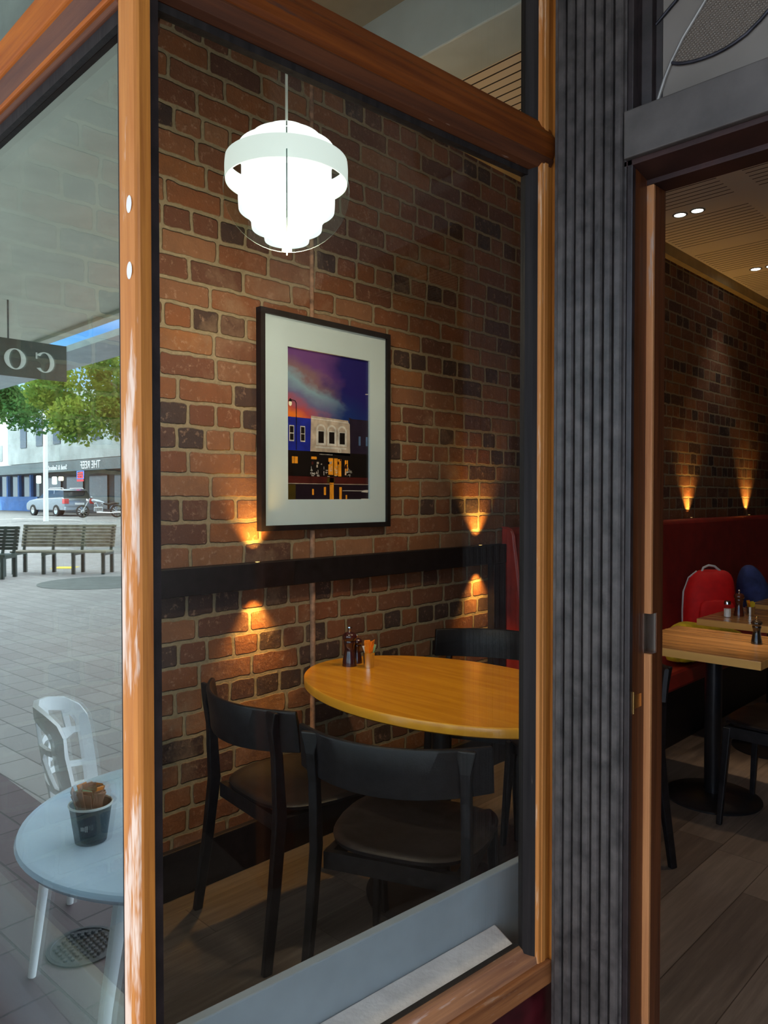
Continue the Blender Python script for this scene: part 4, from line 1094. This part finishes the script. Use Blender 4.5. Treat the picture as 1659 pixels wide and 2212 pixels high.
strip(outer, 0.045, 0.018).build('back_frame', M['white_plastic'], lc, smooth=True)
def bars(lst):
    allq = MB()
    for a_, b_ in lst:
        pts = [(a_[0]+(b_[0]-a_[0])*k/8, a_[1]+(b_[1]-a_[1])*k/8) for k in range(9)]
        q = strip(pts, 0.020, 0.012); allq.add(q.v, q.f)
    return allq
bars([((-0.95, 0.68), (0.95, 0.68)), ((0.25, 0.68), (0.25, 1.0)), ((-0.35, 0.68), (-0.35, 1.0)), ((0.7, 0.68), (0.7, 0.97)),
      ((0.25, 0.68), (-0.05, 0.35)), ((-0.6, 0.68), (-0.05, 0.35)), ((0.8, 0.68), (0.1, 0.45)), ((-0.05, 0.35), (0.95, 0.30)), ((-0.05, 0.35), (-0.95, 0.25)), ((-0.05, 0.35), (0.0, 0.0)), ((0.5, 0.33), (0.45, 0.0)), ((-0.5, 0.30), (-0.45, 0.0)), ((-0.35, 0.68), (-0.7, 0.28))]).build('lattice', M['white_plastic'], lc, smooth=False)
q = MB(); q.loft([sq_ring(0, 0.0, 0.435, 0.42, 0.42, 28, 0.6), sq_ring(0, 0.0, 0.455, 0.44, 0.44, 28, 0.6), sq_ring(0, 0.0, 0.462, 0.40, 0.40, 28, 0.6)]); q.build('seat', M['white_plastic'], lc, smooth=True)
for sx, sy in ((-1,-1),(1,-1),(-1,1),(1,1)):
    MB().tube([(sx*0.17, sy*0.16, 0.44), (sx*0.21, sy*0.21, 0.0)], [0.017, 0.012], 10).build('leg', M['white_plastic'], lc, smooth=True)

# manhole cover
mh = thing('manhole_cover', (-2.40, -0.022, -0.05), label='small round cast-iron drain cover in the pavement beside the cafe table', cat='drain cover')
MB().lathe([(0.0, 0.001), (0.112, 0.001), (0.112, 0.006), (0.100, 0.007), (0.098, 0.004), (0.0, 0.004)], seg=40, cap=False).build('plate', M['iron'], mh, smooth=True)
stud = MB()
for i in range(-4, 5):
    for j in range(-4, 5):
        x = (i + 0.5*(j % 2))*0.021; y = j*0.019
        if hypot(x, y) < 0.088: stud.lathe([(0.0065, 0.004), (0.0055, 0.009), (0, 0.010)], (x, y, 0), 8, cap=False)
stud.build('studs', M['iron'], mh, smooth=True)

# hanging sign with the letters C O
def letter_O(q, cx, cz, w, h, x0, x1, c_open=False):
    n = 40; vo = []; 
    a0, a1 = (radians(38), radians(322)) if c_open else (0, 2*pi)
    for k in range(n+1):
        a = a0+(a1-a0)*k/n
        vo.append(((cx+w/2*cos(a), cz+h/2*sin(a)), (cx+w*0.27*cos(a), cz+h*0.455*sin(a))))
    for k in range(n):
        (p, pi_), (r, ri) = vo[k], vo[k+1]
        q.add([(x1, *p), (x1, *pi_), (x1, *ri), (x1, *r), (x0, *p), (x0, *pi_), (x0, *ri), (x0, *r)], [(0,1,2,3), (7,6,5,4), (0,3,7,4), (1,5,6,2), (0,4,5,1), (3,2,6,7)])
    if c_open:
        q.box((x0, cx+w*0.36, cz+h*0.14), (x1, cx+w*0.44, cz+h*0.44))
sg = thing('hanging_sign', (-7.58, -1.50, 2.58), label='dark hanging street sign reading CO, mirrored in the street window', cat='sign')
MB().box((-0.03, -0.65, 0.0), (0.0, 0.85, 0.355)).build('board', M['sign_dark'], sg, bevel=0.003)
q = MB(); letter_O(q, -0.43, 0.165, 0.19, 0.20, 0.0005, 0.006, True); q.build('letter', M['sign_letter'], sg)
q = MB(); letter_O(q, -0.155, 0.165, 0.20, 0.20, 0.0005, 0.006, False); q.build('letter', M['sign_letter'], sg)
MB().tube([(-0.015, -0.1, 0.356), (-0.015, -0.1, 0.72)], 0.008, 8).build('hanger', M['iron'], sg)
MB().tube([(-0.015, 0.6, 0.356), (-0.015, 0.6, 0.72)], 0.008, 8).build('hanger', M['iron'], sg)

# bench
def bench(pxa, pxb, d, label, wood):
    A, B = mir(pxa, d), mir(pxb, d); L_ = (B-A).length; ang = atan2(B.y-A.y, B.x-A.x)
    A.z = -0.05; root = thing('street_bench', A, ang, label=label, cat='bench', group='street benches')
    q = MB()
    for k in range(7): q.box((0, -0.03-0.016*k, 0.50+0.062*k), (L_, 0.0-0.016*k, 0.555+0.062*k))
    q.build('back_slats', wood, root)
    q = MB()
    for k in range(5): q.box((0, 0.04+0.085*k, 0.41), (L_, 0.115+0.085*k, 0.44))
    q.build('seat_slats', wood, root)
    for k in range(4):
        x = 0.06 + (L_-0.12)*k/3
        q = MB(); q.box((x-0.03, -0.06, 0), (x+0.03, 0.0, 0.42)); q.box((x-0.03, 0.40, 0), (x+0.03, 0.45, 0.42)); q.box((x-0.03, -0.02, 0.36), (x+0.03, 0.46, 0.41))
        q.prism([(0.0, 0.42), (0.03, 0.42), (-0.105, 0.93), (-0.135, 0.93)], 'x', x-0.025, x+0.025)
        q.build('leg_frame', M['bench_metal'], root)
    return root
bench(45, 246, 14.7, 'long slatted timber street bench mirrored in the street window', M['bench_wood'])
bench(-50, 36, 13.8, 'darker street bench at the far left photo edge, mirrored in the street window', M['bench_metal'])

# round paving inset, yellow marker, road lines
pi_ = mir(215, 12.9, -0.05); q = MB(); q.lathe([(0.0, 0.002), (1.0, 0.002), (1.0, 0.004), (0, 0.004)], seg=40, cap=False)
o = q.build('paving_inset', plain('dark_round_paving', (0.11, 0.12, 0.12), 0.7, 0, 0.1, 4, 0), loc=pi_)
tag(o, 'dark round paved inset in the footpath below the street bench', 'paving')
pm = mir(139, 15.6, -0.05); o = MB().box((-0.22, -0.22, 0.001), (0.22, 0.22, 0.006)).build('yellow_marker', M['yellow_mark'], loc=pm, rotz=TH)
tag(o, 'yellow tactile marker on the footpath under the street bench', 'marker')

# -- car
def wheel(root, x, y, r=0.33, w=0.2, name='wheel'):
    q = MB(); q.lathe([(r*0.62, -w/2), (r*0.96, -w/2), (r, -w/2+0.03), (r, w/2-0.03), (r*0.96, w/2), (r*0.62, w/2), (r*0.62, -w/2)], seg=28, cap=False, mi=0)
    q.lathe([(0.0, -w*0.35), (r*0.62, -w*0.45), (r*0.62, w*0.45), (0, w*0.35)], seg=10, cap=False, mi=1)
    o = q.build(name, [M['tyre'], M['chrome']], root, smooth=True); o.rotation_euler = (radians(90), 0, 0); o.location = (x, y, r)
    return o
cpos = mir(128, 44.0, 0.33)
car = thing('parked_car', cpos, atan2(0.077, -0.997), label='silver parked station wagon across the street, mirrored in the street window', cat='car')
prof = [(-2.3, 0.35), (-2.35, 0.62), (-2.30, 0.95), (-2.05, 1.08), (1.0, 1.0), (1.9, 0.90), (2.25, 0.75), (2.32, 0.5), (2.28, 0.32)]
q = MB(); q.loft([[(x, s_y*0.88*(0.96 if abs(s_y) == 1 and z < 0.4 or z > 1.0 else 1.0), z) for x, z in prof] for s_y in (-1, -0.9, 0.9, 1)]); q.build('body', M['car_paint'], car, bevel=0.04, smooth=True)
q = MB(); q.loft([[(-2.12, s*0.80, 1.05), (-1.85, s*0.68, 1.50), (0.15, s*0.68, 1.52), (0.95, s*0.80, 1.0)] for s in (-1, 1)]); q.build('windows', M['car_glass'], car)
q = MB(); q.loft([[(-1.98, s*0.70, 1.46), (-1.82, s*0.66, 1.545), (0.0, s*0.66, 1.56), (0.25, s*0.70, 1.49)] for s in (-1, 1)]); q.build('roof', M['car_paint'], car, bevel=0.02)
for s in (-1, 1):
    MB().tube([(-1.7, s*0.6, 1.56), (-1.6, s*0.6, 1.61), (-0.1, s*0.6, 1.61), (0, s*0.6, 1.56)], 0.02, 6).build('roof_rail', M['chrome'], car)
    MB().box((-2.37, s*0.62, 0.72), (-2.10, s*0.895, 1.0)).build('tail_light', M['tail_light'], car, bevel=0.02)
    for x in (-1.35, 1.45): wheel(car, x, s*0.80)
MB().box((-2.40, -0.26, 0.66), (-2.33, 0.26, 0.78)).build('number_plate', M['white_plastic'], car)
MB().box((-2.44, -0.86, 0.34), (-2.20, 0.86, 0.56)).build('bumper', M['car_paint'], car, bevel=0.04)
for s in (-1, 1): MB().bar((-0.85, s*0.745, 1.05), (-0.85, s*0.69, 1.50), 0.08, 0.03).build('door_pillar', M['car_paint'], car)

# -- motorcycle
mp_ = mir(218, 37.5, 0.40)
mo = thing('motorcycle', mp_, atan2(0.905, -0.42), label='chrome cruiser motorcycle parked beside the silver car, mirrored in the street window', cat='motorcycle')
def mwheel(x):
    q = MB(); q.lathe([(0.24, -0.05), (0.30, -0.05), (0.32, 0), (0.30, 0.05), (0.24, 0.05), (0.24, -0.05)], seg=28, cap=False)
    q.lathe([(0.0, -0.04), (0.05, -0.04), (0.05, 0.04), (0, 0.04)], seg=12, cap=False, mi=1)
    for k in range(10):
        a = 2*pi*k/10; q.tube([(0.04*cos(a), 0.04*sin(a), 0), (0.25*cos(a), 0.25*sin(a), 0)], 0.008, 5, mi=1)
    q.lathe([(0.235, -0.03), (0.25, -0.03), (0.25, 0.03), (0.235, 0.03), (0.235, -0.03)], seg=28, cap=False, mi=1)
    o = q.build('wheel', [M['tyre'], M['chrome']], mo, smooth=True); o.rotation_euler = (radians(90), 0, 0); o.location = (x, 0, 0.32)
mwheel(0.85); mwheel(-0.75)
for s in (-1, 1): MB().tube([(0.85, s*0.08, 0.32), (0.52, s*0.08, 0.95)], 0.022, 8).build('fork', M['chrome'], mo, smooth=True)
MB().tube([(0.40, -0.38, 1.02), (0.48, -0.2, 1.05), (0.5, 0, 0.98), (0.48, 0.2, 1.05), (0.40, 0.38, 1.02)], 0.016, 8).build('handlebar', M['chrome'], mo, smooth=True)
q = blob([[(x, w*cos(a), z+h*sin(a)) for a in [2*pi*k/12 for k in range(12)]] for x, w, z, h in ((0.45, .05, .86, .05), (0.35, .13, .84, .10), (0.1, .15, .80, .10), (-0.15, .08, .74, .06))]); q.build('fuel_tank', M['car_paint'], mo, smooth=True)
q = blob([[(x, w*cos(a), z+h*sin(a)) for a in [2*pi*k/12 for k in range(12)]] for x, w, z, h in ((-0.12, .08, .70, .04), (-0.35, .15, .66, .06), (-0.6, .14, .72, .06), (-0.85, .08, .72, .04))]); q.build('saddle', M['tyre'], mo, smooth=True)
q = MB(); q.obox((0.12, 0, 0.42), (0.42, 0.26, 0.22)); q.obox((0.22, 0, 0.60), (0.14, 0.2, 0.28), Matrix.Rotation(0.35, 3, 'Y')); q.obox((0.0, 0, 0.60), (0.14, 0.2, 0.28), Matrix.Rotation(-0.35, 3, 'Y')); q.build('engine', M['chrome'], mo, bevel=0.02)
for s in (-1, 1): MB().tube([(0.25, s*0.15, 0.45), (0.2, s*0.18, 0.26), (-0.4, s*0.18, 0.24), (-1.0, s*0.18, 0.27)], 0.035, 8).build('exhaust', M['chrome'], mo, smooth=True)
q = MB(); q.lathe([(0, 0), (0.05, 0.0), (0.09, 0.06), (0.095, 0.1), (0, 0.11)], seg=16, cap=False); o = q.build('headlight', M['chrome'], mo, smooth=True); o.rotation_euler = (0, radians(90), 0); o.location = (0.58, 0, 0.85)
q = MB(); q.lathe([(0.34, -0.07), (0.36, 0.0), (0.34, 0.07)], seg=16, cap=False, a0=radians(20), a1=radians(170)); o = q.build('rear_mudguard', M['car_paint'], mo, smooth=True); o.rotation_euler = (radians(90), 0, 0); o.location = (-0.75, 0, 0.32)

# -- lettering helper (text turned into a mesh)
def lettering(txt, size, mat, parent, loc, rot, name='lettering', ext=0.01):
    cu_ = bpy.data.curves.new('lettering', 'FONT'); cu_.body = txt; cu_.size = size; cu_.extrude = ext; cu_.resolution_u = 3
    tmp = bpy.data.objects.new('tmp', cu_); COL.objects.link(tmp)
    dg = bpy.context.evaluated_depsgraph_get()
    me = bpy.data.meshes.new_from_object(tmp.evaluated_get(dg)); bpy.data.objects.remove(tmp)
    me.materials.clear(); me.materials.append(mat)
    o = bpy.data.objects.new(name, me); COL.objects.link(o); o.parent = parent; o.location = loc; o.rotation_euler = rot
    return o

# -- shops across the street (y = -20.6)
SY = -20.6
sr_ = thing('shop_building', (0, SY, 0.36), label='grey two-storey shop building with dark awning and REEF sign, mirrored in the street window', cat='building')
MB().box((-63, -8, 3.6), (-36, 0, 8.2)).build('upper_wall', M['facade'], sr_)
MB().box((-57.5, -8, 0), (-36, -0.3, 3.6)).build('shop_wall', M['shop_dark'], sr_)
MB().box((-66, -0.3, 2.75), (-36, 2.6, 2.9)).build('awning', M['awning_fascia'], sr_)
MB().box((-66, 2.6, 2.62), (-36, 2.7, 3.25)).build('awning_fascia', M['awning_fascia'], sr_)
for k in range(8):
    x = -38.5-3.1*k
    q = MB(); q.box((x, 0.0, 4.8), (x+1.2, 0.06, 7.1)); q.build('window', M['shop_glass'], sr_)
for k in range(5):
    x = -39-3.6*k
    MB().box((x-2.6, -0.3, 0.3), (x, -0.22, 2.5)).build('shop_window', M['shop_glass'], sr_)
rot_s = (radians(90), 0, radians(180))
fpt = lambda px: ray(px)[0]*((2*GY-(SY+2.7))/ray(px)[1])
lettering('THE REEF', 0.62, M['white_plastic'], sr_, (fpt(218), 2.72, 2.72), rot_s)
lettering('Steak & Seafood', 0.42, M['white_plastic'], sr_, (fpt(146), 2.72, 2.74), rot_s)
bs = thing('blue_shop', (0, SY, 0.36), label='blue shopfront with white-trimmed windows at far left, mirrored in the street window', cat='building')
MB().box((-80, -8, 0), (-57.6, -0.2, 1.1)).build('lower_wall', M['blue_shop'], bs)
MB().box((-80, -8, 1.1), (-57.6, -0.35, 2.75)).build('shop_window', M['shop_glass'], bs)
for k in range(6): MB().box((-59.0-2.4*k, -0.34, 1.1), (-58.7-2.4*k, -0.15, 2.74)).build('post', M['blue_shop'], bs)
wb = thing('white_building', (0, SY, 0.36), label='sunlit white rendered building above the far left shops, mirrored in the street window', cat='building')
MB().box((-84, -9, 2.95), (-63.3, -0.5, 7.6)).build('wall', M['white_wall'], wb)
for k in range(5): MB().box((-66.5-3.0*k, -0.5, 4.0), (-65.6-3.0*k, -0.44, 5.3)).build('window', M['facade'], wb)
# neon sign
na, nb_ = ray(163), ray(187)
ns = thing('neon_sign', mir(175, 44.0, 0), atan2(1, 0)*0 + pi + 0.0, label='red neon sign with blue border under the far awning, mirrored in the street window', cat='sign')
red_n = emissive('red_neon', (1.0, 0.05, 0.06), 6.0); blue_n = emissive('blue_neon', (0.12, 0.2, 1.0), 5.0)
ns.rotation_euler = (0, 0, pi)
z0 = EYE+(HOR-1040)/FPX*44; z1 = EYE+(HOR-1017)/FPX*44
q = MB(); q.box((-0.45, -0.03, z0), (0.45, 0.0, z1)); q.build('sign_panel', M['shop_dark'], ns)
q = MB()
for a_, b_ in (((-0.44, z1-0.02), (0.44, z1-0.02)), ((-0.44, z0+0.16), (0.44, z0+0.16)), ((-0.44, z0+0.16), (-0.44, z1-0.02)), ((0.44, z0+0.16), (0.44, z1-0.02))): q.tube([(a_[0], 0.008-0.04, a_[1]), (b_[0], 0.008-0.04, b_[1])], 0.018, 6)
q.build('border_tube', blue_n, ns)
q = MB()
random.seed(2)
for row in range(3):
    zz = z0+0.24+0.13*row
    for k in range(7): 
        q.box((-0.36+0.105*k, -0.045, zz-0.04), (-0.36+0.105*k+0.06, -0.031, zz+random.uniform(0.0, 0.05)))
q.box((-0.42, -0.045, z0+0.01), (0.42, -0.031, z0+0.11))
q.build('red_tubes', red_n, ns)
for k, (px, py, d) in enumerate(((132, 1034, 43), (118, 1042, 46), (84, 1040, 46))):
    p = mir(px, d); zz = EYE+(HOR-py)/FPX*d
    o = MB().box((-0.12, -0.12, -0.12), (0.12, 0.12, 0.12 if k == 0 else 0.35)).build('shop_lamp', emissive('shop_lamp_glow', (1.0, 0.75, 0.45) if k == 0 else (0.9, 1.0, 0.8), 5.0), loc=(p.x, p.y, zz), bevel=0.05)
    tag(o, ['small warm lamp glowing above the roof of the silver car', 'bright lit display behind the silver car', 'pale lit display left of the silver car'][k] + ', mirrored in the street window', 'lamp', 'shop lamps across the street')
# lamp post
lpo = thing('street_lamp', mir(99, 33.0, 0.36), 0, label='white street lamp column among the trees, mirrored in the street window', cat='street lamp')
MB().tube([(0, 0, 0), (0, 0, 5.1)], [0.11, 0.085], 12).build('column', M['white_wall'], lpo, smooth=True)
MB().tube([(0, 0, 5.1), (-0.1, 0.05, 5.35), (-0.5, 0.2, 5.45)], 0.05, 8).build('arm', M['white_wall'], lpo, smooth=True)
MB().obox((-0.7, 0.28, 5.42), (0.5, 0.22, 0.12)).build('lamp_head', M['white_wall'], lpo, bevel=0.03)
# red object at far left
# trees
def tree(px, d, zc, rx, rz, n, mat, seed, label, tpx=0):
    random.seed(seed)
    dv = mir(tpx, d)-mir(px, d); tx, ty = dv.x, dv.y
    root = thing('street_tree', mir(px, d, 0.0), 0, label=label, cat='tree', group='street trees')
    MB().tube([(tx, ty, -0.2), (tx*0.97, ty*0.97, 1.5), (tx*0.8, ty*0.8, zc-0.3), (0, 0, zc+rz*0.5)], [0.15, 0.12, 0.09, 0.03], 10).build('trunk', M['bark'], root, smooth=True)
    q = MB()
    clumps = [(random.uniform(-.75, .75)*rx, random.uniform(-.75, .75)*rx, zc+random.uniform(-.7, .7)*rz, random.uniform(0.35, 0.6)*rz) for _ in range(16)]
    for _ in range(n):
        c = random.choice(clumps)
        v = Vector((random.gauss(0, 1), random.gauss(0, 1), random.gauss(0, 1))).normalized()*c[3]*random.uniform(0.5, 1.1)
        p = Vector(c[:3]) + v
        a = Vector((random.gauss(0, 1), random.gauss(0, 1), random.gauss(0, 1))).normalized()
        b = a.cross(Vector((random.gauss(0, 1), random.gauss(0, 1), random.gauss(0, 1)))).normalized()
        s = random.uniform(0.05, 0.10)
        q.add([p-a*s, p+b*s*0.55, p+a*s, p-b*s*0.55], [(0,1,2,3)])
    q.build('foliage', mat, root)
tree(215, 24.0, 4.65, 1.9, 1.35, 13000, M['leaf'], 5, 'bright green street tree beside the corner post, mirrored in the street window', 330)
tree(25, 27.0, 4.75, 1.75, 1.05, 9000, M['leaf_dark'], 6, 'darker green street tree below the CO sign, mirrored in the street window', -90)
# road marking lines
rm = MB(); 
A, B = mir(-10, 30), mir(140, 30)
for pxa, da, pxb, db in ((0, 36, 60, 37), (30, 37.5, 175, 35)):
    a_, b_ = mir(pxa, da, 0.352), mir(pxb, db, 0.352); t_ = (b_-a_).normalized(); n_ = Vector((-t_.y, t_.x, 0))*0.06
    rm.add([a_-n_, b_-n_, b_+n_, a_+n_, a_-n_+Vector((0,0,.01)), b_-n_+Vector((0,0,.01)), b_+n_+Vector((0,0,.01)), a_+n_+Vector((0,0,.01))], [(0,1,2,3),(7,6,5,4),(0,4,5,1),(1,5,6,2),(2,6,7,3),(3,7,4,0)])
o = rm.build('road_marking', M['marking']); tag(o, 'thin white parking lines on the road by the silver car', 'road marking')
